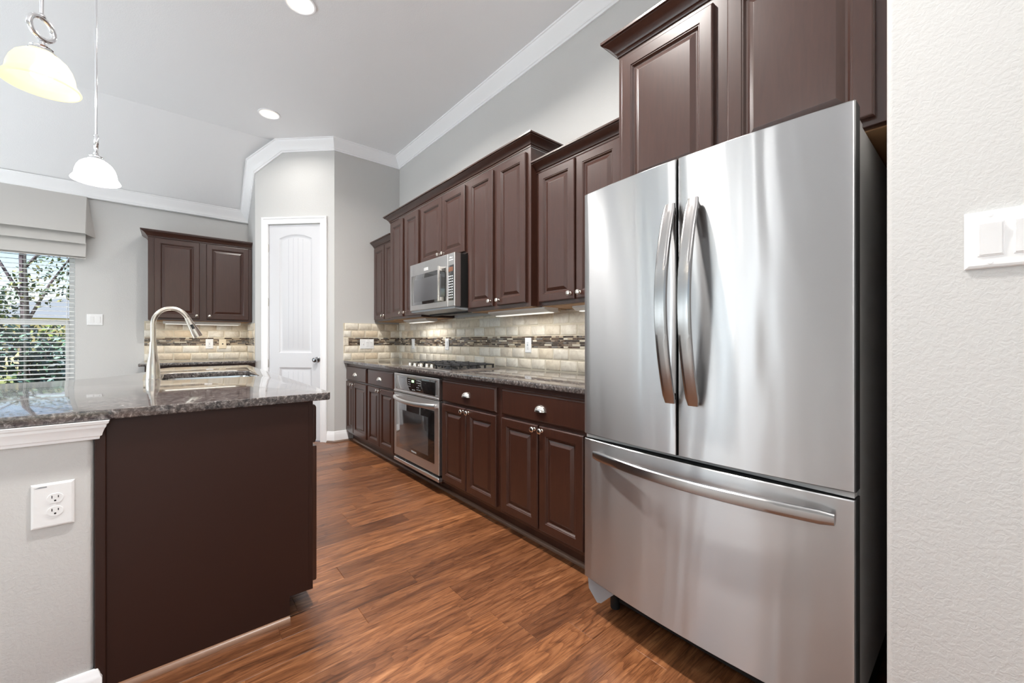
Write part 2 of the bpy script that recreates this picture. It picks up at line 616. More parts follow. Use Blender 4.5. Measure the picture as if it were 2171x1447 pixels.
# floor of staggered planks running along X
bm = B()
y = YB - 0.1
PW = 0.127
while y < FY + 0.2:
    x = XC - random.random() * 0.3
    while x < WX + 0.2:
        L = random.choice((0.35, 0.5, 0.7, 0.9, 1.1, 1.3)) * random.uniform(0.85, 1.15)
        g, dz = 0.0016, 0.0014
        lo = [bm.verts.new(p) for p in ((x, y, -dz), (x + L, y, -dz), (x + L, y + PW, -dz), (x, y + PW, -dz))]
        hi = [bm.verts.new(p) for p in ((x + g, y + g, 0), (x + L - g, y + g, 0), (x + L - g, y + PW - g, 0), (x + g, y + PW - g, 0))]
        bm.faces.new(hi)
        for i in range(4):
            j = (i + 1) % 4
            bm.faces.new((lo[i], lo[j], hi[j], hi[i]))
        x += L
    y += PW
floor = link('floor', bm, M_FLOOR, None, 10, recalc=False)
tag(floor, 'brown hand-scraped hickory plank floor between the island and the long cabinet run', 'floor', kind='structure')
for f in floor.data.polygons: f.use_smooth = False

bm = B(); box(bm, XL - .2, XC + .02, YB - .2, FY + .1, -.02, .006)
struct('floor_bounce', bm, plain('bounce_carpet', srgb(228, 228, 226), .95), 'pale carpet added on the unseen living side to bounce light upwards', 'carpet')  # unseen pale floor, added to bounce light onto the ceiling
bm = B()
def quad(bm, *ps):
    bm.faces.new([bm.verts.new(p) for p in ps])
quad(bm, (XL - .2, YB - .2, CEIL), (XL - .2, CREASE, CEIL), (WX + .2, CREASE, CEIL), (WX + .2, YB - .2, CEIL))
quad(bm, (XL - .2, CREASE, CEIL), (XL - .2, FY + .2, zc(FY + .2)), (WX + .2, FY + .2, zc(FY + .2)), (WX + .2, CREASE, CEIL))
bmesh.ops.remove_doubles(bm, verts=bm.verts, dist=1e-4)
struct('ceiling', bm, M_CEIL, 'pale ceiling, flat over the kitchen and sloping down to the window wall', 'ceiling', angle=10)

bm = B(); box(bm, WX, WX + .15, .152, 4.88, 0, CEIL)
struct('wall_right', bm, M_WALL, 'greige wall behind the long run of dark cabinets', 'wall')
bm = B(); box(bm, 1.371, WX + .15, 4.733, 4.83, 0, CEIL)
struct('wall_pantry', bm, M_WALL, 'greige return wall between the pantry corner and the cabinet run', 'wall')
bm = B(); box(bm, .702, .80, 5.402, FY, 0, CEIL)
struct('wall_alcove', bm, M_WALL, 'narrow greige side wall right of the far wall cabinet', 'wall')
# diagonal pantry wall, local x along the wall
DL = 0.946
bm = B()
box(bm, 0, .158, 0, .1, 0, CEIL); box(bm, .808, DL, 0, .1, 0, CEIL); box(bm, .158, .808, 0, .1, 2.462, CEIL)
struct('wall_diagonal', bm, M_WALL, 'greige diagonal corner wall holding the white pantry door', 'wall', (.702, 5.402, 0), -PI / 4)
# far wall with its window opening
WX0, WX1, WZ0, WZ1 = -1.78, -0.775, 0.62, 2.32
def wall_x_with_holes(bm, x0, x1, y0, y1, z1, holes):
    x = x0
    for a, b, c, d in sorted(holes):
        box(bm, x, a, y0, y1, 0, z1); box(bm, a, b, y0, y1, 0, c); box(bm, a, b, y0, y1, d, z1); x = b
    box(bm, x, x1, y0, y1, 0, z1)
bm = B(); wall_x_with_holes(bm, XL - .15, .80, FY, FY + .16, 2.9, [(WX0, WX1, WZ0, WZ1)])
struct('wall_far', bm, M_WALL, 'greige far wall with the blind-covered window and the small wall cabinet', 'wall')
bm = B()
for piece in [(a, b) for a, b in LEFT_WIN]: pass
ys = sorted(LEFT_WIN); yy = YB - .15
for a, b in ys:
    box(bm, XL - .15, XL, yy, a, 0, CEIL); box(bm, XL - .15, XL, a, b, 0, .12); box(bm, XL - .15, XL, a, b, 2.5, CEIL); yy = b
box(bm, XL - .15, XL, yy, FY + .15, 0, CEIL)
struct('wall_left', bm, M_WALL, 'greige window wall on the living side, out of the picture', 'wall')
bm = B(); wall_x_with_holes(bm, XL - .15, 1.4, YB - .15, YB, CEIL, [(a, b, .2, 2.5) for a, b in BACK_WIN])
struct('wall_back', bm, M_WALL, 'greige wall behind the viewpoint with wide windows', 'wall')
bm = B(); box(bm, 1.25, WX + .15, YB, .152, 0, CEIL, 0.012, 3)
struct('wall_fridge', bm, M_WALL, 'textured pale wall beside the refrigerator carrying a switch plate', 'wall')

# crown moulding of the room
CP = [(0.0, .118), (.012, .118), (.014, .104), (.020, .100), (.022, .090), (.040, .066), (.062, .040), (.076, .026), (.080, .020), (.084, .012), (.092, .010), (.094, 0.0)]
P0 = (XL, FY, zc(FY)); P1 = (.702, FY, zc(FY)); P2 = (.702, 5.402, zc(5.402))
xk = 6.104 - CREASE
P3 = (xk, CREASE, CEIL); P4 = (1.371, 4.733, CEIL); P5 = (WX, 4.733, CEIL); P6 = (WX, .152, CEIL)
bm = B()
dg_n = (-1, -1, 0)
sweep3d(bm, [(P0, P1, (0, -1, 0)), (P1, P2, (-1, 0, 0)), (P2, P3, dg_n), (P3, P4, dg_n), (P4, P5, (0, -1, 0)), (P5, P6, (-1, 0, 0))], CP, ((0, -.80, .62), (0, 0, -.45)))
struct('trim_1', bm, M_TRIM, 'white crown moulding along the top of the kitchen walls', 'moulding', angle=24)

# baseboards
BBP = [(0, 0), (.016, 0), (.016, .085), (.012, .095), (.010, .105), (.006, .118), (0, .12)]
QR = [(0, 0), (.018, 0), (.017, .006), (.013, .012), (.007, .017), (0, .019)]
r2 = math.sqrt(.5)
def on_diag(t): return (.702 + t * r2, 5.402 - t * r2)
bm = B()
sweep2d(bm, [on_diag(.862), (1.371, 4.733), (1.52, 4.733)], BBP, 0, 1)
struct('baseboard_pantry', bm, M_TRIM, 'short white baseboard at the foot of the pantry corner', 'baseboard')
bm = B()
sweep2d(bm, [(on_diag(.87)[0] - .0115, on_diag(.87)[1] - .0115), (1.371 - .005, 4.733 - .016), (1.56, 4.733 - .016)], QR, 0, 1)
struct('trim_2', bm, M_SHOED, 'thin brown shoe strip below the pantry baseboard', 'moulding')

# ------------------------------------------------------------------ pantry door and casing (diagonal wall)
DG = (.702, 5.402, 0)
bm = B()
CS = [(0, 0), (0, -.018), (.006, -.022), (.018, -.022), (.024, -.016), (.05, -.014), (.06, -.011), (.066, -.016), (.074, -.016), (.078, -.010), (.08, 0)]
def casing(bm, x0, x1, z1, w=.08):
    # profile measured from the outside edge inwards, three mitred legs
    rings = []
    for cx, cz, kind in ((x0, 0, 'l0'), (x0, z1, 'l1'), (x1, z1, 'r1'), (x1, 0, 'r0')):
        ring = []
        for o, yv in CS:
            if kind == 'l0': p = (cx + o, yv, 0)
            elif kind == 'l1': p = (cx + o, yv, cz - o)
            elif kind == 'r1': p = (cx - o, yv, cz - o)
            else: p = (cx - o, yv, 0)
            ring.append(bm.verts.new(p))
        rings.append(ring)
    for a, b in zip(rings, rings[1:]):
        for k in range(len(CS) - 1):
            bm.faces.new((a[k], a[k + 1], b[k + 1], b[k]))
casing(bm, .085, .862, 2.54)
box(bm, .145, .158, 0, .1, 0, 2.475); box(bm, .808, .821, 0, .1, 0, 2.475); box(bm, .145, .821, 0, .1, 2.462, 2.475)
struct('trim_3', bm, M_TRIM, 'white moulded casing around the narrow pantry door', 'door casing', DG, -PI / 4, angle=20)

door = thing('door_1', 'tall narrow white pantry door with an arched upper panel', 'door', DG, -PI / 4, kind='structure')
bm = B()
X0, X1, ZT = .163, .803, 2.455
def arch_outline(x0, x1, z0, z1, rise, n=14):
    pts = [(x0, z0), (x1, z0), (x1, z1)]
    if rise > 0:
        for i in range(1, n):
            a = i / n
            pts.append((x1 + (x0 - x1) * a, z1 + rise * (1 - (2 * a - 1) ** 2)))
    pts.append((x0, z1))
    return pts
def offset_outline(pts, d):
    out = []
    n = len(pts)
    for i in range(n):
        p0, p1, p2 = Vector(pts[i - 1]), Vector(pts[i]), Vector(pts[(i + 1) % n])
        d1 = (p1 - p0).normalized(); d2 = (p2 - p1).normalized()
        n1 = Vector((-d1.y, d1.x)); n2 = Vector((-d2.y, d2.x))
        b = (n1 + n2).normalized(); b = b / max(.35, b.dot(n1))
        out.append((p1.x + b.x * d, p1.y + b.y * d))
    return out
PSPEC = [(X0 + .125, X1 - .125, 1.0, 2.30, .045), (X0 + .125, X1 - .125, .19, .835, .0001)]
panels = [arch_outline(*q) for q in PSPEC]
YF = .004
# front face with two panel holes
es = []
outer = [bm.verts.new(p) for p in ((X0, YF, .012), (X1, YF, .012), (X1, YF, ZT), (X0, YF, ZT))]
es += [bm.edges.new((outer[i], outer[(i + 1) % 4])) for i in range(4)]
prev = []
for pn in panels:
    ring = [bm.verts.new((x, YF, z)) for x, z in pn]
    es += [bm.edges.new((ring[i], ring[(i + 1) % len(ring)])) for i in range(len(ring))]
    prev.append(ring)
bmesh.ops.triangle_fill(bm, use_beauty=True, use_dissolve=False, edges=es)
for (pa, pb, pc, pd, pr), ring in zip(PSPEC, prev):
    for d, yv in ((.006, YF + .004), (.016, YF + .010), (.026, YF + .012), (.03, YF + .012), (.052, YF + .005)):
        nr = [bm.verts.new((x, yv, z)) for x, z in arch_outline(pa + d, pb - d, pc + d, pd - d, pr * (1 - d * 3))]
        for i in range(len(ring)):
            j = (i + 1) % len(ring)
            bm.faces.new((ring[i], ring[j], nr[j], nr[i]))
        ring = nr
    xs0 = min(v.co.x for v in ring); xs1 = max(v.co.x for v in ring); z0 = min(v.co.z for v in ring)
    bm.faces.new(ring)
box(bm, X0, X1, YF + .02, YF + .04, .012, ZT)
link('door_leaf', bm, M_DOOR, door, 20)
# plank grooves on the fields
M_GROOVE = plain('door_groove', srgb(204, 204, 210), .5)
for tag_, (za, zb, rise) in (('upper', (1.05, 2.262, .04)), ('lower', (.242, .79, 0))):
    bm = B()
    for k in range(1, 5):
        gx = X0 + .177 + (X1 - X0 - .354) * k / 5
        u = (gx - X0 - .125) / (X1 - X0 - .25)
        zt = zb + rise * (1 - (2 * u - 1) ** 2)
        box(bm, gx - .0018, gx + .0018, YF + .0038, YF + .006, za, zt)
    link('plank_groove', bm, M_GROOVE, door)
bm = B()
lathe(bm, [(.031, 0), (.031, -.004), (.026, -.009), (.012, -.012), (.010, -.030), (.018, -.038), (.026, -.048), (.0285, -.058), (.026, -.067), (.016, -.072), (0, -.0735)], 28, 'y', (.747, YF, .925))
link('door_knob', bm, M_KNOBD, door)
for hz in (2.19, 1.577, .881):
    bm = B(); lathe(bm, [(.006, -.045), (.006, .045)], 10, 'z', (.160, -.004, hz)); box(bm, .156, .163, -.001, .004, hz - .045, hz + .045)
    lathe(bm, [(0, -.05), (.004, -.047), (.004, .047), (0, .05)], 8, 'z', (.160, -.004, hz))
    link('hinge', bm, M_NICKEL, door)

# ------------------------------------------------------------------ far window, blind, valance
win = thing('window_1', 'white vinyl window in the far wall looking out on the garden', 'window', kind='structure')
bm = B()
fy0, fy1 = FY + .07, FY + .14
box(bm, WX0, WX0 + .05, fy0, fy1, WZ0, WZ1); box(bm, WX1 - .05, WX1, fy0, fy1, WZ0, WZ1)
box(bm, WX0, WX1, fy0, fy1, WZ0, WZ0 + .05); box(bm, WX0, WX1, fy0, fy1, WZ1 - .05, WZ1)
link('window_frame', bm, M_VINYL, win)
bm = B()
box(bm, WX0 + .05, WX1 - .05, fy0 - .01, fy1 - .02, 1.295, 1.34, .004)
box(bm, WX1 - .075, WX1 - .05, fy0 - .01, fy0 + .03, WZ0 + .05, 1.30); box(bm, WX0 + .05, WX0 + .075, fy0 - .01, fy0 + .03, WZ0 + .05, 1.30)
box(bm, WX0 + .05, WX1 - .05, fy0 - .01, fy0 + .03, WZ0 + .05, WZ0 + .085)
link('sash', bm, M_VINYL, win)
bm = B(); box(bm, WX0 + .05, WX1 - .05, fy0 + .03, fy0 + .034, WZ0 + .05, WZ1 - .05)
link('pane', bm, M_GLASS, win)
bm = B(); box(bm, WX0 - .02, WX1 + .02, FY - .03, FY + .07, WZ0 - .02, WZ0, .004)
link('window_sill', bm, M_TRIM, win)

bl = thing('window_blind', 'white horizontal slat blind hanging open in the far window', 'blind')
bm = B()
z = WZ0 + .06
while z < WZ1 - .05:
    # each slat is slightly crowned and tipped
    x0, x1 = WX0 + .012, WX1 - .008
    pts = [(-.024, -.0035), (-.012, .0005), (0, .0018), (.012, .0005), (.024, -.0035)]
    top = [[bm.verts.new((x, FY + .035 + a, z + b + a * .1 + .0011)) for a, b in pts] for x in (x0, x1)]
    bot = [[bm.verts.new((x, FY + .035 + a, z + b + a * .1 - .0011)) for a, b in pts] for x in (x0, x1)]
    for g in (top, bot):
        for k in range(4): bm.faces.new((g[0][k], g[0][k + 1], g[1][k + 1], g[1][k]))
    for k in (0, 4): bm.faces.new((top[0][k], top[1][k], bot[1][k], bot[0][k]))
    for s in (0, 1): bm.faces.new(top[s] + bot[s][::-1])
    z += .0445
link('slats', bm, M_BLIND, bl)
bm = B(); box(bm, WX0 + .012, WX1 - .008, FY + .012, FY + .058, WZ0 + .012, WZ0 + .034, .004); link('bottom_rail', bm, M_BLIND, bl)
bm = B(); box(bm, WX0 + .008, WX1 - .006, FY + .005, FY + .062, WZ1 - .045, WZ1 - .004, .003); link('head_rail', bm, M_BLIND, bl)
for lx in (WX0 + .15, WX1 - .335, WX1 - .06):
    bm = B()
    tube(bm, [(lx, FY + .009, WZ0 + .03), (lx, FY + .009, WZ1 - .04)], .0012, 6); tube(bm, [(lx, FY + .061, WZ0 + .03), (lx, FY + .061, WZ1 - .04)], .0012, 6)
    link('ladder_cord', bm, M_BLIND, bl)

va = thing('roman_valance', 'beige fabric roman shade with a flat box valance above the far window', 'window shade')
VX1, VX0 = -.69, -1.9
bm = B()   # top board panel leaning out at its foot
def sheet(bm, x0, x1, ya, za, yb, zb, t=.006):
    vs = []
    for x in (x0, x1):
        vs.append([bm.verts.new(p) for p in ((x, ya, za), (x, yb, zb), (x, yb - t, zb), (x, ya - t, za))])
    a, b = vs
    for i in range(4):
        j = (i + 1) % 4
        bm.faces.new((a[i], a[j], b[j], b[i]))
    bm.faces.new(a[::-1]); bm.faces.new(b)
sheet(bm, VX0, VX1, FY - .02, 2.615, FY - .115, 2.215)
link('valance_front', bm, M_CLOTH, va)
bm = B()   # flared pleat at the right end
pl = [(VX1, FY - .022, 2.60), (VX1, FY - .117, 2.213), (VX1 + .012, FY - .085, 2.205), (VX1 + .055, FY - .002, 2.20)]
vs = [bm.verts.new(p) for p in pl]
v2 = [bm.verts.new((p[0] + .006, p[1] + .004, p[2])) for p in pl]
bm.faces.new(vs); bm.faces.new(v2[::-1])
for i in range(4): bm.faces.new((vs[i], vs[(i + 1) % 4], v2[(i + 1) % 4], v2[i]))
link('side_pleat', bm, M_CLOTH, va, 15)
for k, (za, zb, yo) in enumerate(((2.235, 2.115, .085), (2.13, 1.985, .07), (2.0, 1.965, .06))):
    bm = B(); sheet(bm, VX0, VX1 - .002, FY - yo + .03, za + .01, FY - yo, zb, .008)
    link('fabric_fold', bm, M_CLOTH, va)

# ------------------------------------------------------------------ cabinets
DP = [(0, 0), (0, -.015), (.003, -.019), (.006, -.02), (.047, -.02), (.050, -.017), (.053, -.017), (.057, -.012), (.060, -.009), (.066, -.0085), (.084, -.0165), (.086, -.017)]
DRP = [(0, 0), (0, -.011), (.004, -.015), (.012, -.02), (.014, -.02)]
KNP = [(.010, 0), (.010, -.002), (.0055, -.005), (.0048, -.014), (.0085, -.017), (.0145, -.020), (.0155, -.024), (.013, -.0275), (.007, -.0295), (0, -.030)]
CCP = [(0, 0), (.004, 0), (.006, .004), (.006, .012), (.012, .015), (.016, .024), (.030, .040), (.046, .050), (.050, .053), (.050, .058), (.058, .060), (.058, .070), (0, .070)]

def add_knob(parent, x, z, y=-.02):
    bm = B(); lathe(bm, [(r, y + h) for r, h in KNP], 20, 'y', (x, 0, z))
    return link('knob', bm, M_NICKEL, parent)
def add_door(root, x0, x1, z0, z1, knob=None):
    bm = B(); ring_panel(bm, x0, x1, z0, z1, DP)
    d = link('door', bm, M_WOOD, root, 14)
    if knob: add_knob(d, *knob)
    return d
def add_pull(parent, x, z):
    bm = B()
    a, b, d = .041, .036, .026
    nu, nv = 18, 8
    for scale in (1.0, .93):
        g = []
        for i in range(nu + 1):
            u = PI * i / nu
            g.append([bm.verts.new((x + scale * a * math.cos(u), -.02 - scale * d * math.sin(u) * math.sin(v) ** 1.0, z - .014 + scale * b * math.sin(u) * math.cos(v))) for v in [PI / 2 * j / nv for j in range(nv + 1)]])
        for i in range(nu):
            for j in range(nv):
                try: bm.faces.new((g[i][j], g[i + 1][j], g[i + 1][j + 1], g[i][j + 1]))
                except ValueError: pass
    bmesh.ops.remove_doubles(bm, verts=bm.verts, dist=1e-5)
    box(bm, x - .043, x + .043, -.0215, -.02, z - .016, z - .012)
    return link('cup_pull', bm, M_NICKEL, parent, 50)
def add_drawer(root, x0, x1, z0, z1):
    bm = B(); ring_panel(bm, x0, x1, z0, z1, DRP)
    d = link('drawer', bm, M_WOOD, root, 14)
    add_pull(d, (x0 + x1) / 2, (z0 + z1) / 2 - .002)
    return d

def upper(label, org, rot, w, depth, z0, z1, doors, knobs, crown=None, name='upper_cabinet', group=None):
    t = thing(name, label, 'cabinet', (org[0], org[1], z0), rot, group)
    bm = B(); box(bm, 0, w, 0, depth - .004, 0, z1 - z0, .0015)
    link('cabinet_body', bm, M_WOOD, t)
    bm = B(); box(bm, .018, w - .018, .03, depth - .005, -.004, 0.002)
    link('underside', bm, M_UNDER, t)
    for (x0, x1, a, b), kx in zip(doors, knobs):
        add_door(t, x0, x1, a - z0, b - z0, (kx, a - z0 + .035) if kx is not None else None)
    if crown:
        bm = B(); sweep2d(bm, crown, CCP, z1 - z0 - .012, 1)
        link('crown', bm, M_WOOD, t, 24)
    return t

# long run uppers: frame faces X = 1.775 (staggered tall ones), 1.83 (low ones), 1.51 (over the fridge)
def L(y0, ys): return [y0 - v for v in ys]
upper('low two-door wall cabinet in the corner by the pantry wall', (1.83, 4.733), R90, .575, .313, 1.365, 2.245,
      [(.028, .322, 1.385, 2.225), (.342, .565, 1.385, 2.225)], [.298, .366], [(0, 0), (.56, 0)])
upper('tall narrow two-door wall cabinet left of the microwave', (1.775, 4.15), R90, .71, .368, 1.365, 2.40,
      [(.06, .345, 1.385, 2.375), (.395, .682, 1.385, 2.375)], [.322, .418])
upper('short two-door wall cabinet above the microwave', (1.775, 3.44), R90, .785, .368, 1.832, 2.40,
      [(.03, .405, 1.848, 2.375), (.414, .762, 1.848, 2.375)], [.372, .445])
upper('tall two-door wall cabinet right of the microwave', (1.775, 2.655), R90, .735, .368, 1.365, 2.40,
      [(.034, .345, 1.39, 2.375), (.396, .698, 1.39, 2.375)], [.322, .42])
upper('medium-height two-door wall cabinet between the tall cabinets and the refrigerator', (1.83, 1.92), R90, .80, .313, 1.365, 2.245,
      [(.03, .338, 1.388, 2.225), (.352, .658, 1.388, 2.225)], [.308, .382], [(0, 0), (.80, 0)])
upper('deep two-door cabinet above the refrigerator', (1.51, 1.058), R90, .898, .633, 1.748, 2.405,
      [(.024, .414, 1.768, 2.365), (.462, .853, 1.768, 2.365)], [None, None], [(0, .62), (0, 0), (.898, 0)])
cr = thing('cabinet_crown', 'dark stained crown moulding capping the tall cabinets around the microwave', 'moulding', (1.7745, 4.1505, 2.4005), R90)
bm = B(); sweep2d(bm, [(0, .36), (0, 0), (2.23, 0), (2.23, .36)], CCP, 0, 1)
link('moulding', bm, M_WOOD, cr, 24)
upper('small dark two-door wall cabinet on the far wall beside the pantry corner', (-.216, 5.63), 0, .914, .33, 1.357, 2.235,
      [(.05, .425, 1.378, 2.215), (.485, .88, 1.378, 2.215)], [.40, .512], [(0, .322), (0, 0), (.914, 0)])

def base(label, org, rot, w, depth, doors, drawers, knobs, name='base_cabinet'):
    t = thing(name, label, 'cabinet', (org[0], org[1], 0), rot)
    bm = B(); box(bm, 0, w, 0, depth, .10, .884, .001); box(bm, 0, w, .068, depth, 0, .10)
    link('cabinet_body', bm, M_WOOD, t)
    for (x0, x1), kx in zip(doors, knobs): add_door(t, x0, x1, .125, .682, (kx, .66))
    for x0, x1 in drawers: add_drawer(t, x0, x1, .70, .853)
    return t
BX = 1.512
base('corner base cabinet with one cup-pull drawer beside the pantry baseboard', (BX, 4.731), R90, .663, .628, [(.010, .250), (.260, .638)], [(.018, .638)], [.226, .298])
base('base cabinet with one cup-pull drawer left of the wall oven', (BX, 4.068), R90, .668, .63, [(.022, .316), (.326, .645)], [(.022, .645)], [.298, .352])
base('base cabinet with one cup-pull drawer right of the wall oven', (BX, 2.584), R90, .682, .628, [(.010, .320), (.330, .654)], [(.010, .654)], [.294, .36])
base('base cabinet with a scuffed cup-pull drawer next to the refrigerator', (BX, 1.902), R90, .80, .63, [(.026, .338), (.350, .655)], [(.026, .70)], [.316, .374])
# oven housing
oh = thing('oven_housing', 'dark cabinet frame around the built-in oven', 'cabinet', (BX, 3.40, 0), R90)
bm = B()
box(bm, 0, .025, 0, .6, .10, .884); box(bm, .795, .815, 0, .6, .10, .884); box(bm, 0.025, .795, 0, .6, .08, .098); box(bm, 0, .815, .068, .6, 0, .08); box(bm, .025, .795, 0, .6, .862, .884)
link('cabinet_body', bm, M_WOOD, oh)
bm = B(); sweep2d(bm, [(BX + .068, 4.72), (BX + .068, 1.10)], QR, 0, 1)
struct('trim_4', bm, M_SHOED, 'long brown quarter-round strip at the foot of the base cabinets', 'moulding')

# ------------------------------------------------------------------ countertop of the long run
CT, CB = .914, .884
bm = B(); prism(bm, [(1.474, 1.107), (WX - .002, 1.107), (WX - .002, 4.731), (1.474, 4.731)], CB, CT, .006, 2)
tag(link('countertop', bm, M_GRAN), 'dark granite countertop along the long run under the cooktop', 'countertop')

# ------------------------------------------------------------------ backsplashes
def splash(label, org, rot, w, ztop, mosaic=True, x_gap=0.0, seed=1):
    rnd = random.Random(seed)
    t = thing('backsplash', label, 'backsplash', (org[0], org[1], 0), rot)
    bm = B(); box(bm, 0, w, -.006, 0, CT, ztop); link('grout', bm, M_GROUT, t)
    rows = [(.918, .996), (1.001, 1.079), (1.178, 1.256), (1.261, 1.339)]
    if ztop > 1.35: rows.append((1.344, ztop))
    bm = B(); up = B()
    def stone(bm, x0, x1, z0, z1):
        d = rnd.uniform(.0095, .0125); g = .002; e = .005
        j = lambda: rnd.uniform(-.0016, .0016)
        a = [(x0 + g + j(), z0 + g + j()), (x1 - g + j(), z0 + g + j()), (x1 - g + j(), z1 - g + j()), (x0 + g + j(), z1 - g + j())]
        cx, cz = (x0 + x1) / 2, (z0 + z1) / 2
        def ring(ins, y):
            out = []
            for px, pz in a:
                sx = 1 if px < cx else -1; sz = 1 if pz < cz else -1
                out += [(px + sx * ins, pz + sz * (ins + .004)), (px + sx * (ins + .004), pz + sz * ins)]
            order = [0, 1, 3, 2, 4, 5, 7, 6]
            return [bm.verts.new((out[k][0], y, out[k][1])) for k in order]
        r0, r1, r2 = ring(0, -.004), ring(.0008, -d + .004), ring(e, -d)
        for p, q in ((r0, r1), (r1, r2)):
            for i in range(8): bm.faces.new((p[i], p[(i + 1) % 8], q[(i + 1) % 8], q[i]))
        bm.faces.new(r2)
    for k, (z0, z1) in enumerate(rows):
        x = -(.152 if k % 2 else .076) + .01
        while x < w:
            a, b = max(x, 0), min(x + .152, w)
            if b - a > .02: stone(bm if k < 2 else up, a, b, z0, z1)
            x += .156
    link('stone_tiles', bm, M_STONE, t, 60); link('stone_tiles', up, M_STONE, t, 60)
    bm = B()
    z = 1.084
    heights = [.0145] * 6
    for hgt in heights:
        x = x_gap - rnd.random() * .05
        while x < w:
            ln = rnd.choice((.018, .03, .045, .06, .075))
            a, b = max(x, x_gap), min(x + ln, w)
            if b - a > .008:
                d = rnd.uniform(.0085, .0105)
                ring_panel(bm, a + .001, b - .001, z + .001, z + hgt - .001, [(0, -.005), (.0, -d + .001), (.001, -d)])
            x += ln
        z += hgt + .0006
    link('mosaic_band', bm, M_MOSAIC, t, 20)
    if x_gap > 0:
        bm = B(); ring_panel(bm, 0.002, x_gap - .003, 1.083, 1.174, [(0, -.004), (.001, -.008), (.005, -.011)]); link('end_tile', bm, M_STONE, t)
    return t
splash('stone tile backsplash with a mosaic band behind the cooktop', (WX - .001, 4.733), R90, 3.64, 1.366, seed=3)
splash('short stone tile backsplash with a mosaic band on the pantry return wall', (1.468, 4.732), 0, .675, 1.342, x_gap=.055, seed=5)
splash('stone tile backsplash with a mosaic band under the far wall cabinet', (-.258, FY - .001), 0, .96, 1.356, seed=8)
splash('narrow stone side splash on the alcove wall right of the far counter', (.701, FY - .01), R90, .535, 1.342, seed=11)

# ------------------------------------------------------------------ far counter and base
base('far base cabinet half hidden behind the island sink', (-.23, 5.375), 0, .93, .58, [(.02, .46), (.47, .91)], [(.02, .91)], [.43, .50])
bm = B(); prism(bm, [(-.275, 5.34), (.700, 5.34), (.700, FY - .002), (-.275, FY - .002)], CB, CT, .006, 2)
tag(link('countertop', bm, M_GRAN), 'short dark granite countertop along the far wall', 'countertop')

# ------------------------------------------------------------------ island
IY = 1.835
ic = thing('island_cabinet', 'dark kitchen island cabinet with a plain end panel facing the viewer', 'cabinet', (.428, IY, 0), PI / 2)
bm = B()
box(bm, .016, 2.46, .0, .60, .10, .66); box(bm, .016, 1.065, .0, .60, .66, .885); box(bm, 1.725, 2.46, .0, .60, .66, .885); box(bm, 1.065, 1.725, .505, .60, .66, .885)
box(bm, .016, 2.46, .072, .60, 0, .10)
link('cabinet_body', bm, M_WOOD, ic)
bm = B()   # end panel with toe notch: local y = .428 - X, local x = Y - IY
ol = [(-.0, .095), (-.0, .885), (.598, .885), (.598, 0), (.070, 0), (.070, .095)]
a = [bm.verts.new((0.0, p, q)) for p, q in ol]; b = [bm.verts.new((.016, p, q)) for p, q in ol]
bm.faces.new(a); bm.faces.new(b[::-1])
for i in range(6): bm.faces.new((a[i], a[(i + 1) % 6], b[(i + 1) % 6], b[i]))
link('end_panel', bm, M_PANEL, ic)
bm = B(); box(bm, -.007, .0, .598, .624, 0, .885, .002); box(bm, 0, .02, .60, .624, 0, .885); link('scribe_strip', bm, M_PANEL, ic)
bm = B(); box(bm, .003, 2.46, -.018, 0, .092, .885, .001); link('face_frame', bm, M_PANEL, ic)
for k in range(4):
    x0 = .02 + k * .61
    bm = B(); ring_panel(bm, x0, x0 + .59, .705, .865, [(i, y - .018) for i, y in DRP]); d = link('drawer', bm, M_WOOD, ic, 14)
    add_pull(d, x0 + .295, .782)
    for s in (0, 1):
        bm = B(); ring_panel(bm, x0 + s * .298, x0 + s * .298 + .292, .117, .69, [(i, y - .018) for i, y in DP]); d = link('door', bm, M_WOOD, ic, 14)
        add_knob(d, x0 + (.27 if s == 0 else .32), .655, -.038)
    for ch in ic.children:
        if ch.name.startswith('drawer'):
            for g in ch.children: g.location.y = -.018
bm = B(); sweep2d(bm, [(-.20, IY), (.358, IY)], QR, 0, 1)
struct('trim_5', bm, M_SHOE, 'light brown quarter-round strip at the foot of the island end panel', 'moulding')

def rr(x0, x1, y0, y1, r, n=6):
    pts = []
    for cx, cy, a0 in ((x1 - r, y0 + r, -PI / 2), (x1 - r, y1 - r, 0), (x0 + r, y1 - r, PI / 2), (x0 + r, y0 + r, PI)):
        for k in range(n + 1):
            a = a0 + PI / 2 * k / n
            pts.append((cx + r * math.cos(a), cy + r * math.sin(a)))
    return pts
IT, IB = .918, .886
outline = [(-1.5, 1.815), (.495, 1.815), (.508, 1.820), (.513, 1.832), (.513, 4.33), (.50, 4.35), (-.02, 4.35), (-.10, 4.20), (-.14, 3.92), (-.22, 3.62), (-.33, 3.42), (-.48, 3.30), (-.70, 3.25), (-1.5, 3.25)]
SX0, SX1, SY0, SY1 = -.055, .41, 2.93, 3.53
bm = B(); prism(bm, outline, IB, IT, .007, 3, hole=rr(SX0, SX1, SY0, SY1, .06))
tag(link('countertop', bm, M_GRAN, None, 28), 'large dark granite island countertop with a cut-out for the sink', 'countertop')
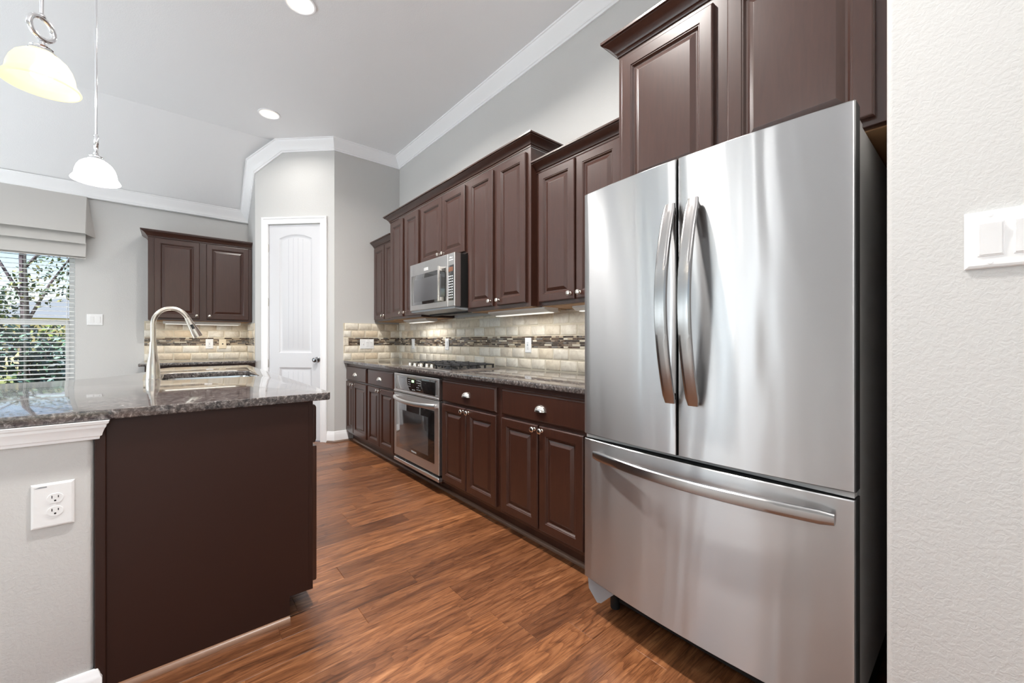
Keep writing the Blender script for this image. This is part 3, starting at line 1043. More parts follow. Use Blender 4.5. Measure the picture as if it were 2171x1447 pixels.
# sink
sk = thing('sink', 'undermount stainless steel sink sunk in the island countertop', 'sink', (0, 0, IB))
bm = B()
rings = []
for ins, zz in ((-.012, -.001), (.004, -.001), (.006, -.02), (.012, -.17), (.035, -.195), (.09, -.2)):
    rings.append([bm.verts.new((x, y_, zz)) for x, y_ in rr(SX0 + ins, SX1 - ins, SY0 + ins, SY1 - ins, max(.02, .06 - ins * .3))])
for a, b in zip(rings, rings[1:]):
    n = len(a)
    for i in range(n): bm.faces.new((a[i], a[(i + 1) % n], b[(i + 1) % n], b[i]))
bm.faces.new(rings[-1])
link('basin', bm, M_SINK, sk, 40)
bm = B(); lathe(bm, [(.042, .0), (.042, .003), (.03, .003), (.026, -.004), (0, -.004)], 20, 'z', (.18, 3.23, -.199)); link('drain', bm, M_CHROME, sk)
# faucet
fx, fy_ = -.098, 3.15
fc = thing('faucet', 'brushed nickel gooseneck pull-down faucet behind the island sink', 'faucet', (fx, fy_, IT))
bm = B()
lathe(bm, [(.034, 0), (.034, .004), (.0325, .010), (.0315, .04), (.030, .075), (.026, .105), (.0215, .13), (.0185, .16), (.0165, .20), (.0165, .212)], 28, 'z')
link('faucet_base', bm, M_FAUCET, fc)
bm = B()
pts = [(0, 0, .212), (0, 0, .30)]
cxr = .082
for k in range(0, 19):
    a = PI - (PI * .87) * k / 18
    pts.append((cxr + cxr * math.cos(a), 0, .318 + cxr * 1.16 * math.sin(a)))
tube(bm, pts, .0130, 18)
link('spout', bm, M_FAUCET, fc, 40)
tip = Vector(pts[-1]); dr = (Vector(pts[-1]) - Vector(pts[-2])).normalized()
bm = B()
tube(bm, [tip - dr * .004, tip + dr * .004, tip + dr * .03, tip + dr * .10, tip + dr * .122], [.0145, .0155, .0175, .0245, .0245], 20)
hd = link('spray_head', bm, M_FAUCET, fc, 40)
bm = B()
q = tip + dr * .055
sd = Vector((dr.z, 0, -dr.x)) * -1
tube(bm, [q - dr * .014 + Vector((0, -.019, 0)), q + dr * .014 + Vector((0, -.0215, 0))], [.007, .007], 12)
link('spray_button', bm, M_SLOT, hd)
bm = B()
tube(bm, [(0, .016, .15), (0, .045, .16), (.01, .075, .19)], [.008, .007, .006], 12)
link('lever', bm, M_FAUCET, fc, 40)

# half wall under the bar end of the island
bm = B(); box(bm, -1.45, -.197, IY - .004, IY + .135, 0, .885, .018, 4)
struct('wall_island', bm, M_WALL, 'low textured half wall under the left end of the island countertop', 'wall')
bm = B()
HP = [(0, 0), (.008, .002), (.009, .010), (.014, .013), (.016, .022), (.020, .034), (.024, .040), (.025, .048), (.030, .052), (.032, .0605), (0, .0605)]
sweep2d(bm, [(-1.45, IY - .004), (-.192, IY - .004), (-.192, IY + .012)], HP, .8245, 1)
struct('trim_6', bm, M_TRIM, 'white moulding tucked under the island countertop along the half wall', 'moulding', angle=24)
bm = B()
sweep2d(bm, [(-1.45, IY - .004), (-.194, IY - .004), (-.194, IY + .004)], [(o, u * .8) for o, u in BBP], 0, 1)
struct('baseboard_island', bm, M_TRIM, 'white baseboard at the foot of the island half wall', 'baseboard')

# ------------------------------------------------------------------ electrical plates
def plate(name, label, cat, loc, rot, w, h, items, mat=None, group=None):
    t = thing(name, label, cat, loc, rot, group)
    mat = mat or M_PLATE
    bm = B(); ring_panel(bm, -w / 2, w / 2, -h / 2, h / 2, [(0, 0), (0, -.002), (.002, -.005), (.006, -.0065), (.008, -.0065)])
    link('cover_plate', bm, mat, t, 14)
    for kind, x in items:
        if kind == 'rocker':
            bm = B(); box(bm, x - .0175, x + .0175, -.0075, -.005, -.034, .034, .001)
            link('switch_frame', bm, mat, t)
            bm = B()
            vs = [(-.015, -.0075, -.031), (.015, -.0075, -.031), (.015, -.0075, .031), (-.015, -.0075, .031)]
            a = [bm.verts.new((x + p[0], p[1], p[2])) for p in vs]
            b_ = [bm.verts.new((x + p[0] * .97, p[1] - (.0015 if p[2] < 0 else .006), p[2] * .98)) for p in vs]
            m1 = [bm.verts.new((x - .0146, -.0105, 0)), bm.verts.new((x + .0146, -.0105, 0))]
            bm.faces.new((b_[0], b_[1], m1[1], m1[0])); bm.faces.new((m1[0], m1[1], b_[2], b_[3]))
            bm.faces.new((a[0], a[1], b_[1], b_[0])); bm.faces.new((a[2], a[3], b_[3], b_[2]))
            bm.faces.new((a[1], a[2], b_[2], m1[1], b_[1])); bm.faces.new((a[3], a[0], b_[0], m1[0], b_[3]))
            link('rocker', bm, mat, t, 8)
            for sz in (-1, 1):
                bm = B(); lathe(bm, [(.0035, -.0065), (.0032, -.0078), (0, -.0082)], 12, 'y', (x, 0, sz * .047)); link('screw', bm, M_PLATE, t)
        elif kind == 'duplex':
            for sz in (-1, 1):
                bm = B()
                pts = rr(x - .017, x + .017, -.0145 + sz * .0195, .0145 + sz * .0195, .0135, 6)
                a = [bm.verts.new((p, -.0062, q_)) for p, q_ in pts]; b_ = [bm.verts.new((x + (p - x) * .97, -.0085, sz * .0195 + (q_ - sz * .0195) * .97)) for p, q_ in pts]
                for i in range(len(a)): bm.faces.new((a[i], a[(i + 1) % len(a)], b_[(i + 1) % len(a)], b_[i]))
                bm.faces.new(b_)
                rc = link('receptacle', bm, mat, t, 20)
                bm = B()
                box(bm, x - .0075, x - .0055, -.0088, -.008, sz * .0195 + .000, sz * .0195 + .0085); box(bm, x + .0055, x + .0075, -.0088, -.008, sz * .0195 + .001, sz * .0195 + .0075)
                lathe(bm, [(.0026, -.008), (.0026, -.0088), (0, -.0088)], 10, 'y', (x, 0, sz * .0195 - .007))
                link('slots', bm, M_SLOT, rc)
            bm = B(); lathe(bm, [(.003, -.0065), (.0028, -.0075), (0, -.0078)], 12, 'y', (x, 0, 0)); link('screw', bm, M_PLATE, t)
        elif kind == 'gfci':
            bm = B(); box(bm, x - .0165, x + .0165, -.0085, -.006, -.033, .033, .001)
            rc = link('receptacle', bm, mat, t)
            bm = B()
            for sz in (-1, 1):
                box(bm, x - .0075, x - .0055, -.009, -.008, sz * .02 - .004, sz * .02 + .004); box(bm, x + .0055, x + .0075, -.009, -.008, sz * .02 - .004, sz * .02 + .004)
                lathe(bm, [(.0024, -.008), (.0024, -.009), (0, -.009)], 10, 'y', (x, 0, sz * .02 - .0085))
            link('slots', bm, M_SLOT, rc)
            bm = B(); box(bm, x - .008, x + .008, -.0095, -.008, .001, .006, .0005); box(bm, x - .008, x + .008, -.0095, -.008, -.006, -.001, .0005)
            link('test_button', bm, M_GREYPL, rc)
        elif kind == 'toggle':
            bm = B(); box(bm, x - .005, x + .005, -.0075, -.005, -.012, .012); box(bm, x - .0035, x + .0035, -.016, -.006, .000, .009, .001)
            link('toggle', bm, mat, t)
        elif kind == 'phone':
            bm = B(); box(bm, x - .007, x + .007, -.0085, -.005, -.007, .007, .001); link('jack', bm, M_SLOT, t)
    return t
WN = 'switch_plate'
plate(WN, 'white rocker switch plate on the textured wall right of the refrigerator', 'light switch', (1.249, -.025, 1.341), R90, .116, .115, [('rocker', -.023), ('rocker', .023)])
plate(WN, 'white double switch plate on the far wall between the window and the wall cabinet', 'light switch', (-.634, FY - .001, 1.356), 0, .118, .115, [('rocker', -.023), ('rocker', .023)])
plate(WN, 'wide white switch plate on the tiled pantry return wall', 'light switch', (1.734, 4.721, 1.10), 0, .164, .115, [('toggle', -.046), ('rocker', 0.0), ('rocker', .046)])
ON = 'outlet_plate'
op = plate(ON, 'large white duplex outlet on the island half wall', 'power outlet', (-.283, IY - .005, .642), 0, .089, .133, [('duplex', 0.005)])
bm = B(); bm.faces.new([bm.verts.new(p) for p in ((-.038, -.0068, .0545), (-.012, -.0068, .0545), (-.012, -.0068, .0585), (-.026, -.0068, .0585))]); link('label_remnant', bm, M_GREYPL, op)
for (yv, lb) in ((4.325, 'white outlet in the mosaic band near the pantry corner'), (3.565, 'white outlet in the mosaic band just left above the cooktop'), (2.335, 'white test-button outlet in the mosaic band right of the cooktop')):
    plate(ON, lb, 'power outlet', (WX - .012, yv, 1.103), R90, .072, .118, [('gfci', 0)] if yv < 3 else [('rocker', 0)])
plate(ON, 'white outlet on the far tiles right below the faucet spout', 'power outlet', (.313, FY - .012, 1.10), 0, .073, .114, [('gfci', 0)])
plate(ON, 'almond phone plate on the far tiles beside the white outlet', 'wall plate', (.44, FY - .012, 1.10), 0, .073, .114, [('phone', 0)], M_ALMOND)

# ------------------------------------------------------------------ refrigerator
FYL, FYR = 1.099, .218       # left and right sides (world Y)
FW = FYL - FYR
fr = thing('refrigerator', 'stainless french-door refrigerator with bottom freezer drawer', 'refrigerator', (1.322, FYL, 0), R90)
BOW = .028
def bow(x):
    u = (x / FW) * 2 - 1
    return -BOW * (1 - u * u)
def bowed(bm, x0, x1, z0, z1, depth, n=14, rnd=.006, mi_side=1):
    """slab whose front follows the bow of the whole front; sides get material 1"""
    xs = [x0, x0 + rnd * .4] + [x0 + rnd + (x1 - x0 - 2 * rnd) * i / n for i in range(n + 1)] + [x1 - rnd * .4, x1]
    def front(x):
        e = min(x - x0, x1 - x)
        dy = 0 if e >= rnd else rnd * (1 - math.sqrt(max(0, 1 - (1 - e / rnd) ** 2)))
        return bow(x) + dy
    zr = [z0, z0 + .003, z1 - .003, z1]
    grid = []
    for k, zz in enumerate(zr):
        off = .003 if k in (0, 3) else 0
        grid.append([bm.verts.new((x, front(x) + off, zz)) for x in xs])
    m = len(xs)
    for a, b in zip(grid, grid[1:]):
        for i in range(m - 1):
            bm.faces.new((a[i], a[i + 1], b[i + 1], b[i]))
    back0 = [bm.verts.new((x, depth, z0)) for x in (x0, x1)]; back1 = [bm.verts.new((x, depth, z1)) for x in (x0, x1)]
    f = []
    f.append(bm.faces.new(grid[0] + [back0[1], back0[0]])); f.append(bm.faces.new(grid[-1][::-1] + [back1[0], back1[1]]))
    f.append(bm.faces.new([grid[i][0] for i in range(4)] + [back1[0], back0[0]]))
    f.append(bm.faces.new([grid[i][-1] for i in range(3, -1, -1)] + [back0[1], back1[1]]))
    f.append(bm.faces.new((back0[0], back0[1], back1[1], back1[0])))
    for q in f: q.material_index = mi_side
bm = B(); box(bm, .006, FW - .006, .085, .76, .148, 1.728, .004)
link('fridge_body', bm, M_SIDE, fr)
bm = B(); box(bm, .02, FW - .02, .12, .74, .03, .148); link('base_grille', bm, M_GASKET, fr)
bm = B(); box(bm, .014, FW - .014, .052, .09, .10, 1.70); link('gasket', bm, M_GASKET, fr)
SPL = FYL - .676
dl = B(); bowed(dl, 0, SPL - .003, .750, 1.752, .055); dl = link('fridge_door', dl, [M_STEEL, M_GASKET], fr, 30)
dr_ = B(); bowed(dr_, SPL + .003, FW, .750, 1.752, .055); dr_ = link('fridge_door', dr_, [M_STEEL, M_GASKET], fr, 30)
fz = B(); bowed(fz, 0, FW, .150, .731, .055, 22); fz = link('freezer_drawer', fz, [M_STEEL, M_GASKET], fr, 30)
def bar_handle(parent, p0, p1, out, wid, thick, name='handle', n=26):
    """flat bowed bar from p0 to p1 (local, y outwards negative)"""
    p0, p1 = Vector(p0), Vector(p1)
    d = (p1 - p0).normalized()
    side = Vector((d.z, 0, -d.x))
    bm = B(); rings = []
    for i in range(n + 1):
        u = i / n
        c = p0.lerp(p1, u)
        yo = -out * math.sin(PI * u) ** .9
        th = thick * (.75 + .25 * math.sin(PI * u))
        w = wid * (1.0 if .03 < u < .97 else .8)
        pr = []
        for (a, b) in ((-1, -.55), (-.8, -.95), (-.4, -1.0), (.4, -1.0), (.8, -.95), (1, -.55), (1, .6), (.8, 1), (-.8, 1), (-1, .6)):
            pr.append(bm.verts.new(c + side * (a * w / 2) + Vector((0, yo + b * th / 2, 0))))
        rings.append(pr)
    for a, b in zip(rings, rings[1:]):
        for k in range(10): bm.faces.new((a[k], a[(k + 1) % 10], b[(k + 1) % 10], b[k]))
    bm.faces.new(rings[0]); bm.faces.new(rings[-1][::-1])
    for e in (p0, p1):
        s = 1 if e is p0 else -1
        c = e + d * s * .022
        box(bm, c.x - .011, c.x + .011, e.y - .002, e.y + .035, c.z - .011, c.z + .011)
    return link(name, bm, M_HANDLE, parent, 40)
hy = bow(SPL) - .016
bar_handle(dl, (FYL - .692, hy, .928), (FYL - .692, hy, 1.598), .062, .040, .020)
bar_handle(dr_, (FYL - .613, hy, .928), (FYL - .613, hy, 1.598), .062, .040, .020)
bar_handle(fz, (FYL - 1.03, bow(.075) - .016, .678), (FYL - .255, bow(.075) - .016, .678), .055, .036, .020)
for hx in (.05, FW - .05):
    bm = B(); box(bm, hx - .04, hx + .04, .03, .16, 1.728, 1.752, .008, 2); link('hinge_cover', bm, M_SIDE, fr)
for side_x, s in ((FW - .0, 1),):
    bm = B(); box(bm, FW - .02, FW - .004, .04, .075, .715, .765, .003); link('center_hinge', bm, M_GREYPL, fr)
bm = B(); box(bm, .004, FW - .004, .012, .06, .7335, .7475); link('drawer_seal', bm, M_SIDE, fr)
for fx_, sg in ((.0, 1), (FW, -1)):
    bm = B()
    ol = [(fx_ + sg * .006, .148), (fx_ + sg * .012, .095), (fx_ + sg * .055, .055), (fx_ + sg * .075, .062), (fx_ + sg * .11, .10), (fx_ + sg * .16, .148)]
    a = [bm.verts.new((p, .016, q_)) for p, q_ in ol]; b_ = [bm.verts.new((p, .10, q_)) for p, q_ in ol]
    bm.faces.new(a); bm.faces.new(b_[::-1])
    for i in range(len(ol)): bm.faces.new((a[i], a[(i + 1) % len(ol)], b_[(i + 1) % len(ol)], b_[i]))
    link('foot_cover', bm, M_GREYPL, fr)
    bm = B(); lathe(bm, [(.02, 0), (.02, .06)], 16, 'z', (fx_ + sg * .07, .12, 0)); link('roller_foot', bm, M_GASKET, fr)
    bm = B(); lathe(bm, [(.02, 0), (.02, .06)], 16, 'z', (fx_ + sg * .07, .68, 0)); link('roller_foot', bm, M_GASKET, fr)

# ------------------------------------------------------------------ wall oven
ov = thing('built_in_oven', 'stainless built-in oven with black glass under the cooktop', 'oven', (1.478, 3.372, 0), R90)
OW = .782
bm = B(); box(bm, .02, OW - .02, .012, .55, .12, .86); link('oven_body', bm, M_GASKET, ov)
bm = B()
PRf = [(0, .03), (0, .003), (.004, 0), (.018, 0), (.024, .003)]
ring_panel(bm, 0, OW, .712, .858, PRf); box(bm, 0, OW, -.004, .03, .700, .716, .003)
cp = link('control_panel', bm, M_APPL, ov, 14)
bm = B(); ring_panel(bm, .036, OW - .055, .728, .842, [(0, .002), (0, -.001), (.002, -.002)]); gp = link('control_glass', bm, M_BLACK, cp)
bm = B(); box(bm, .345, .385, -.0028, -.0018, .800, .818); link('clock_display', bm, M_GREEN, gp)
bm = B()
rnd = random.Random(2)
for cxo, cols in ((.285, 2), (.435, 3)):
    for r_ in range(5):
        for c_ in range(cols):
            if rnd.random() < .85: box(bm, cxo + c_ * .024, cxo + c_ * .024 + .012, -.0028, -.0018, .745 + r_ * .018, .7495 + r_ * .018)
for c_ in range(3): box(bm, .355 + c_ * .02, .367 + c_ * .02, -.0028, -.0018, .738, .7425)
link('button_print', bm, M_PRINT, gp)
bm = B(); ring_panel(bm, 0, OW, .148, .692, [(0, .035), (0, .004), (.004, 0), (.02, 0), (.022, 0)])
od = link('oven_door', bm, M_APPL, ov, 14)
bm = B(); ring_panel(bm, .05, OW - .066, .222, .615, [(0, .002), (0, -.001), (.002, -.002)]); og = link('door_glass', bm, M_BLACK, od)
bm = B(); ring_panel(bm, .12, OW - .16, .262, .555, [(0, -.001), (0, -.0024), (.001, -.0026)]); link('oven_window', bm, M_OVENWIN, og)
text_mesh('FRIGIDAIRE', .017, .0004, M_PRINT, 'maker_mark', og, (OW / 2 - .005, -.0028, .240))
bm = B()
n = 24; rings = []
for i in range(n + 1):
    u = i / n; x = .03 + (OW - .06) * u
    yo = -.012 - .045 * math.sin(PI * u) ** .6; zo = .655 - .012 * math.sin(PI * u)
    rings.append([bm.verts.new((x, yo + .011 * math.cos(2 * PI * k / 12), zo + .017 * math.sin(2 * PI * k / 12))) for k in range(12)])
for a, b in zip(rings, rings[1:]):
    for k in range(12): bm.faces.new((a[k], a[(k + 1) % 12], b[(k + 1) % 12], b[k]))
bm.faces.new(rings[0]); bm.faces.new(rings[-1][::-1])
for hx in (.036, OW - .036): box(bm, hx - .014, hx + .014, -.014, .002, .642, .668, .003)
link('handle', bm, M_APPL, od, 40)
bm = B(); box(bm, 0, OW, -.004, .03, .098, .128, .004); box(bm, .2, .215, -.004, .03, .128, .132)
link('vent_trim', bm, M_APPL, ov)

# ------------------------------------------------------------------ cooktop
ck = thing('cooktop', 'stainless gas cooktop with black grates set in the long countertop', 'cooktop', (1.49, 3.285, CT), R90)
KW, KD = .785, .50
bm = B()
for ins, zz in (): pass
rgs = []
for ins, zz in ((0, 0), (0, .006), (.006, .011), (.02, .012), (.035, .008), (.06, .006)):
    rgs.append([bm.verts.new((x, y_, zz)) for x, y_ in rr(ins, KW - ins, ins, KD - ins, .035 - ins * .3, 5)])
for a, b in zip(rgs, rgs[1:]):
    n = len(a)
    for i in range(n): bm.faces.new((a[i], a[(i + 1) % n], b[(i + 1) % n], b[i]))
bm.faces.new(rgs[-1]); bm.faces.new(rgs[0])
link('cooktop_pan', bm, plain('cooktop_steel', (0.42, 0.39, 0.37, 1), .3, 1.0), ck, 30)
for bx, by, rad in ((.18, .36, .045), (.60, .36, .05), (.60, .15, .04), (.18, .19, .04)):
    bm = B(); lathe(bm, [(rad + .012, .006), (rad + .01, .016), (rad, .018), (rad, .024), (rad - .006, .028), (0, .029)], 24, 'z', (bx, by, 0)); link('burner', bm, M_IRON, ck)
for x0, x1, y0, y1 in ((.05, .265, .10, .46), (.30, .48, .14, .46), (.51, .745, .06, .46)):
    bm = B(); zt, zb = .042, .032
    w = .006
    for yy in (y0, y1 - 2 * w): box(bm, x0, x1, yy, yy + 2 * w, zb, zt, .002)
    for xx in (x0, x1 - 2 * w): box(bm, xx, xx + 2 * w, y0, y1, zb, zt, .002)
    for k in range(1, 5):
        yy = y0 + (y1 - y0) * k / 5; box(bm, x0, x1, yy - w, yy + w, zb + .002, zt + .004, .002)
    xm = (x0 + x1) / 2; box(bm, xm - w, xm + w, y0, y1, zb + .002, zt + .004, .002)
    for xx in (x0 + .003, x1 - .015):
        for k in range(6):
            yy = y0 + (y1 - y0 - .012) * k / 5; box(bm, xx, xx + .012, yy, yy + .012, .006, zb + .004)
    link('grate', bm, M_IRON, ck)
for kx, ky in ((.10, .055), (.19, .055), (.28, .065), (.36, .075), (.44, .075)):
    bm = B(); lathe(bm, [(.024, .008), (.024, .012), (.019, .014), (.018, .034), (.015, .037), (0, .037)], 20, 'z', (kx, ky, 0)); box(bm, kx - .004, kx + .004, ky - .019, ky + .019, .034, .044, .002)
    link('control_knob', bm, M_NICKEL, ck)

# ------------------------------------------------------------------ microwave
mw = thing('microwave', 'stainless over-the-range microwave with a black glass door', 'microwave', (1.66, 3.438, 1.398), R90)
MW = .772; MH = .43
bm = B(); box(bm, .004, MW - .004, .055, .47, .006, MH - .002, .002); link('microwave_body', bm, M_GASKET, mw)
bm = B(); ring_panel(bm, 0, .668, .012, MH, [(0, .055), (0, .004), (.004, 0), (.006, 0)]); md = link('microwave_door', bm, M_APPL, mw, 14)
bm = B(); ring_panel(bm, .03, .640, .058, .325, [(0, .002), (0, -.001), (.003, -.002)]); mg = link('door_glass', bm, M_BLACK, md)
bm = B(); ring_panel(bm, .085, .565, .085, .285, [(0, -.001), (0, -.0024), (.001, -.0026)]); link('door_window', bm, M_MWWIN, mg)
bm = B(); box(bm, .275, .345, -.0015, .001, .345, .373, .001); bd = link('maker_badge', bm, M_PRINT, md)
bm = B(); box(bm, .279, .341, -.0022, -.001, .360, .370); box(bm, .279, .341, -.0022, -.001, .348, .357); link('badge_print', bm, M_SIDE, bd)
bm = B()
box(bm, .590, .610, -.050, -.036, .055, .340, .004, 2)
for zz in (.06, .30): box(bm, .592, .608, -.04, .002, zz, zz + .035, .003)
link('handle', bm, M_NICKEL, md)
bm = B(); ring_panel(bm, .670, MW, .012, MH, [(0, .055), (0, .004), (.004, 0), (.006, 0)]); mc = link('control_panel', bm, M_APPL, mw, 14)
bm = B(); ring_panel(bm, .678, MW - .014, .058, .335, [(0, .002), (0, -.001), (.002, -.002)]); mk = link('keypad', bm, M_BLACK, mc)
bm = B()
for r_ in range(9):
    for c_ in range(3): box(bm, .688 + c_ * .023, .702 + c_ * .023, -.0026, -.0018, .075 + r_ * .021, .084 + r_ * .021)
link('key_print', bm, M_PRINT, mk)
bm = B(); box(bm, .688, MW - .022, -.0026, -.0018, .285, .32); link('display', bm, plain('amber_dim_display', srgb(122, 84, 66), .2), mk)
bm = B(); box(bm, .69, MW - .02, -.0012, .001, .372, .378); box(bm, .70, .712, -.0012, .001, .388, .402); box(bm, .716, MW - .03, -.0012, .001, .392, .398); link('panel_mark', bm, M_PLATE, mc)
bm = B()
ol = [(.01, .012), (.01, -.004), (.06, -.012), (.2, -.018), (.44, -.012), (.46, .012)]
a = [bm.verts.new((.01, p, q_)) for p, q_ in ol]; b_ = [bm.verts.new((MW - .01, p, q_)) for p, q_ in ol]
bm.faces.new(a); bm.faces.new(b_[::-1])
for i in range(6): bm.faces.new((a[i], a[(i + 1) % 6], b_[(i + 1) % 6], b_[i]))
vb = link('vent_base', bm, M_GREYPL, mw)
bm = B(); box(bm, .06, .70, .17, .21, -.03, -.012, .002); link('vent_filter', bm, M_SLOT, vb)

# ------------------------------------------------------------------ under-cabinet lights
M_UCLENS = glow('lit_under_cabinet_lens', (1.0, 0.96, 0.88), 0.35)
def ucl(label, loc, w, d, power, rot=R90, color=(1.0, 0.985, 0.95)):
    t = thing('under_cabinet_light', label, 'light fixture', loc, rot)
    bm = B()
    ol = [(0, 0), (0, -.012), (d * .35, -.028), (d * .9, -.032), (d, -.026), (d, 0)]
    a = [bm.verts.new((0, p, q_)) for p, q_ in ol]; b_ = [bm.verts.new((w, p, q_)) for p, q_ in ol]
    bm.faces.new(a); bm.faces.new(b_[::-1])
    for i in range(6): bm.faces.new((a[i], a[(i + 1) % 6], b_[(i + 1) % 6], b_[i]))
    link('housing', bm, M_UCL, t)
    bm = B(); box(bm, .02, w - .02, d * .45, d * .85, -.0345, -.030, .001); link('lens', bm, M_UCLENS, t)
    c = Matrix.Rotation(rot, 4, 'Z') @ Vector((w / 2, d * .65, -.045)) + Vector(loc)
    lamp('AREA', 'added_tile_glow', c, power, color, (0, 0, rot), shape='RECTANGLE', size=w - .06, size_y=.10)  # lamp added under the housing to brighten the tiles
ucl('white under-cabinet light below the tall cabinet right of the microwave', (1.86, 2.50, 1.361), .62, .13, .75)
ucl('white under-cabinet light below the tall cabinet left of the microwave', (1.88, 4.05, 1.361), .50, .13, .85)
ucl('small under-cabinet light below the cabinet next to the refrigerator', (1.95, 1.72, 1.361), .45, .10, .5)
ucl('thin white under-cabinet light below the far wall cabinet', (-.10, 5.72, 1.353), .70, .08, .6, 0, (1.0, 0.92, 0.8))

# ------------------------------------------------------------------ ceiling cans and pendants
def can(label, x, y, power, added_lamp=False):
    if not added_lamp:
        t = thing('recessed_light', label, 'ceiling light', (x, y, CEIL), 0, 'round recessed lights in the flat ceiling')
        bm = B(); lathe_open(bm, [(.098, 0), (.096, -.006), (.086, -.008), (.078, -.004), (.076, .0)], 32); link('trim_ring', bm, M_TRIM, t, 40)
        bm = B()
        rings = [[bm.verts.new((r * math.cos(2 * PI * k / 32), r * math.sin(2 * PI * k / 32), z)) for k in range(32)] for r, z in ((.078, -.004), (.060, .045 - .05))]
        for k in range(32): bm.faces.new((rings[0][k], rings[0][(k + 1) % 32], rings[1][(k + 1) % 32], rings[1][k]))
        link('reflector', bm, M_CAN, t)
        bm = B(); lathe(bm, [(.061, -.003), (.05, -.006), (.03, -.012), (0, -.015)], 24, 'z'); link('lamp', bm, M_LENS, t)
    lamp('AREA', 'downlight_glow', (x, y, CEIL - .02), power, WARM, (0, 0, 0), shape='DISK', size=.13, spread=math.radians(150))
can('glowing recessed ceiling light above the pantry corner', .716, 4.60, 3.4)
can('recessed ceiling light cut by the top edge of the picture', .64, 2.96, 27)
for gx, gy in ((.64, 1.3), (-2.3, 1.2), (-2.3, 4.2), (-2.3, -1.8), (-.6, -1.2)):  # bare lamps without fixtures, added out of view for extra room light
    can('', gx, gy, 27 if gx > 0 else 8, True)

def pendant(label, x, y, zr, mat, bulb_power, ring_rot):
    t = thing('pendant_light', label, 'pendant light', (x, y, zr), 0)
    # bell shade with a stepped lip
    outp = [(.100, 0), (.1015, .003), (.097, .012), (.090, .022), (.0865, .030), (.0865, .034), (.084, .052), (.077, .075), (.066, .095), (.050, .110), (.034, .118)]
    inp = [(r - .004, h - .001) for r, h in outp][::-1]
    bm = B(); lathe_open(bm, outp + inp, 48); link('shade', bm, mat, t, 50)
    bm = B(); lathe(bm, [(.0, .112), (.036, .114), (.040, .119), (.037, .124), (.031, .128), (.029, .134), (.031, .137), (.022, .144), (.012, .149), (.010, .160), (0, .166)], 28, 'z'); link('socket_cap', bm, M_CHROME, t, 40)
    bm = B(); torus(bm, .038, .0088, (0, 0, 0), 'y', 36, 10); lp = link('loop', bm, M_CHROME, t, 60)
    lp.location = (0, 0, .210); lp.rotation_euler = (0, 0, ring_rot)
    bm = B(); lathe(bm, [(0, .250), (.011, .251), (.011, .257), (.0055, .263), (.0050, CEIL - zr - .02)], 14, 'z'); link('rod', bm, M_CHROME, t, 40)
    bm = B(); lathe(bm, [(0, CEIL - zr - .03), (.03, CEIL - zr - .028), (.055, CEIL - zr - .012), (.06, CEIL - zr - .001)], 24, 'z'); link('canopy', bm, M_CHROME, t, 40)
    bm = B(); lathe(bm, [(0, .018), (.014, .020), (.026, .030), (.029, .046), (.024, .062), (.014, .082), (.013, .113)], 20, 'z'); link('bulb', bm, M_BULB, t, 60)
    lamp('POINT', 'pendant_glow', (x, y, zr + .03), bulb_power, WARM, shadow_soft_size=.03)
pendant('near pendant lamp with a glowing cream glass shade and open metal loop', -.371, 2.215, 2.062, M_SHADE_W, .12, math.radians(50))
pendant('far pendant lamp with a blazing white glass shade', -.338, 3.215, 2.028, M_SHADE_C, 4.0, math.radians(100))

pendant('unseen third pendant lamp added over the near end of the bar', -.40, 1.22, 2.045, M_SHADE_W, 1.5, math.radians(20))  # extra pendant out of view, added to lift the near ceiling
def added_torchiere(label, x, y, power):
    t = thing('added_uplight', label, 'added uplight', (x, y, 0))
    bm = B(); lathe(bm, [(.14, 0), (.14, .02), (.03, .035), (0, .036)], 28, 'z'); link('base', bm, M_NICKEL, t)
    bm = B(); lathe(bm, [(.012, .03), (.012, 1.72)], 12, 'z'); link('pole', bm, M_NICKEL, t)
    bm = B(); lathe_open(bm, [(.012, 1.70), (.10, 1.74), (.19, 1.83), (.184, 1.83), (.10, 1.748), (.012, 1.712)], 32); link('bowl', bm, M_TRIM, t, 50)
    lamp('AREA', 'added_uplight_glow', (x, y, 1.78), power, (0.97, 0.98, 1.0), (PI, 0, 0), shape='DISK', size=.26)
added_torchiere('unseen uplighter added behind the viewpoint to brighten the ceiling', .80, -.9, 25)  # lamp added out of view to brighten the ceiling

# ------------------------------------------------------------------ garden outside the far window
bm = B(); quad(bm, (-26, FY + .3, -.2), (14, FY + .3, -.2), (14, 45, -.2), (-26, 45, -.2))
lawn = link('lawn', bm, M_LAWN); tag(lawn, 'sunlit dry lawn outside the far window', 'lawn', kind='structure')
def leaves(bm, n, c, rad, size, rnd, squash=(1, 1, 1)):
    for _ in range(n):
        while True:
            p = Vector((rnd.uniform(-1, 1), rnd.uniform(-1, 1), rnd.uniform(-1, 1)))
            if .25 < p.length < 1: break
        p = Vector((p.x * rad * squash[0], p.y * rad * squash[1], p.z * rad * squash[2])) + Vector(c)
        u = Vector((rnd.gauss(0, 1), rnd.gauss(0, 1), rnd.gauss(0, 1))).normalized()
        v = u.orthogonal().normalized(); s = size * rnd.uniform(.6, 1.3)
        ps = [p - u * s, p + v * s * .45, p + u * s, p - v * s * .45]
        bm.faces.new([bm.verts.new(q) for q in ps])
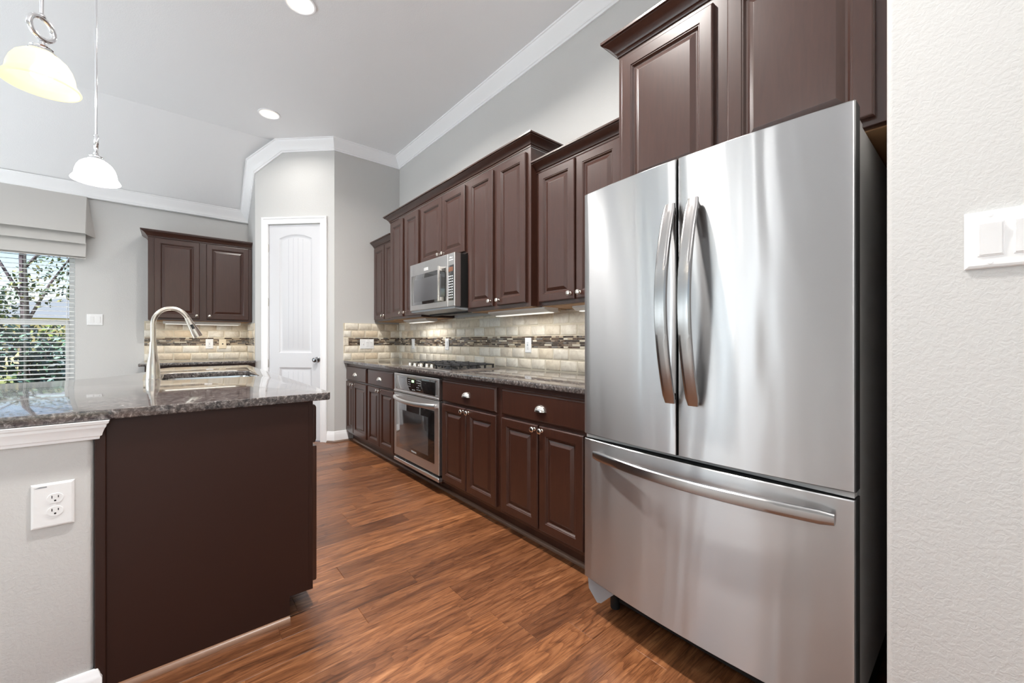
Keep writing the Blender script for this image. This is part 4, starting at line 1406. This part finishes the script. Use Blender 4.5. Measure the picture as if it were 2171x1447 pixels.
def shrub(label, x, y, h, r, mat, seed, n=700, name='shrub'):
    rnd = random.Random(seed)
    t = thing(name, label, 'shrub', (x, y, -.2))
    bm = B()
    for k in range(5):
        leaves(bm, n // 5, (rnd.uniform(-r, r) * .6, rnd.uniform(-.4, .4) * r, h * (.3 + .14 * k)), r * .7, .045, rnd, (1, .8, .8))
    link('foliage', bm, mat, t, recalc=False)
    bm = B()
    for k in range(4):
        a = rnd.uniform(0, 6.28)
        tube(bm, [(0, 0, 0), (.1 * math.cos(a), .1 * math.sin(a), h * .4), (.3 * r * math.cos(a), .3 * r * math.sin(a), h * .8)], [.03, .02, .008], 6)
    link('stem', bm, M_BARK, t)
shrub('dense blue-green shrub low in the middle of the far window', -1.30, 7.9, 1.45, .62, M_LEAFB, 1, 3200)
shrub('green shrub low at the right side of the far window', -1.55, 11.2, 1.5, .75, M_LEAF, 2, 2600)
shrub('tall leafy shrub at the left edge of the far window', -2.15, 9.3, 2.3, .6, M_LEAF, 3, 2600)
tr = thing('tree', 'thin-leaved tree rising behind the shrubs outside the far window', 'tree', (-2.3, 12.2, -.2))
rnd = random.Random(9)
bm = B(); tube(bm, [(0, 0, 0), (.05, 0, 1.5), (.0, .05, 3.0), (.15, 0, 4.6)], [.075, .065, .05, .02], 10)
for a, b in (((.03, 0, 1.6), (.7, .1, 3.2)), ((0, 0, 2.2), (-.7, .2, 3.6)), ((.05, 0, 2.8), (.9, -.1, 3.9))):
    tube(bm, [a, tuple((Vector(a) + Vector(b)) / 2 + Vector((0, 0, .1))), b], [.03, .022, .01], 7)
link('trunk', bm, M_BARK, tr)
bm = B()
for c, r_ in (((.3, 0, 2.5), .5), ((1.0, 0, 2.9), .45), ((-.4, 0, 2.2), .45), ((.7, .1, 3.3), .65), ((-.6, .2, 3.7), .7), ((.9, 0, 4.0), .6), ((.2, 0, 4.6), .8), ((1.4, 0, 2.9), .45)):
    leaves(bm, 260, c, r_, .05, rnd)
link('foliage', bm, M_LEAFT, tr, recalc=False)
hs = thing('neighbor_house', 'tan neighbouring house with a grey roof beyond the garden', 'house', (-1.0, 30.0, -.2))
bm = B(); box(bm, -7, 6, 0, 7, 0, 2.5); link('house_wall', bm, M_STUCCO, hs)
bm = B()
a = [bm.verts.new(p) for p in ((-7.5, -.5, 2.45), (6.5, -.5, 2.45), (6.5, 7.5, 2.45), (-7.5, 7.5, 2.45))]; b = [bm.verts.new(p) for p in ((-4, 3.5, 3.7), (3, 3.5, 3.7))]
for f in ((a[0], a[1], b[1], b[0]), (a[2], a[3], b[0], b[1]), (a[1], a[2], b[1]), (a[3], a[0], b[0]), tuple(a)): bm.faces.new(f)
link('house_roof', bm, M_ROOF, hs)
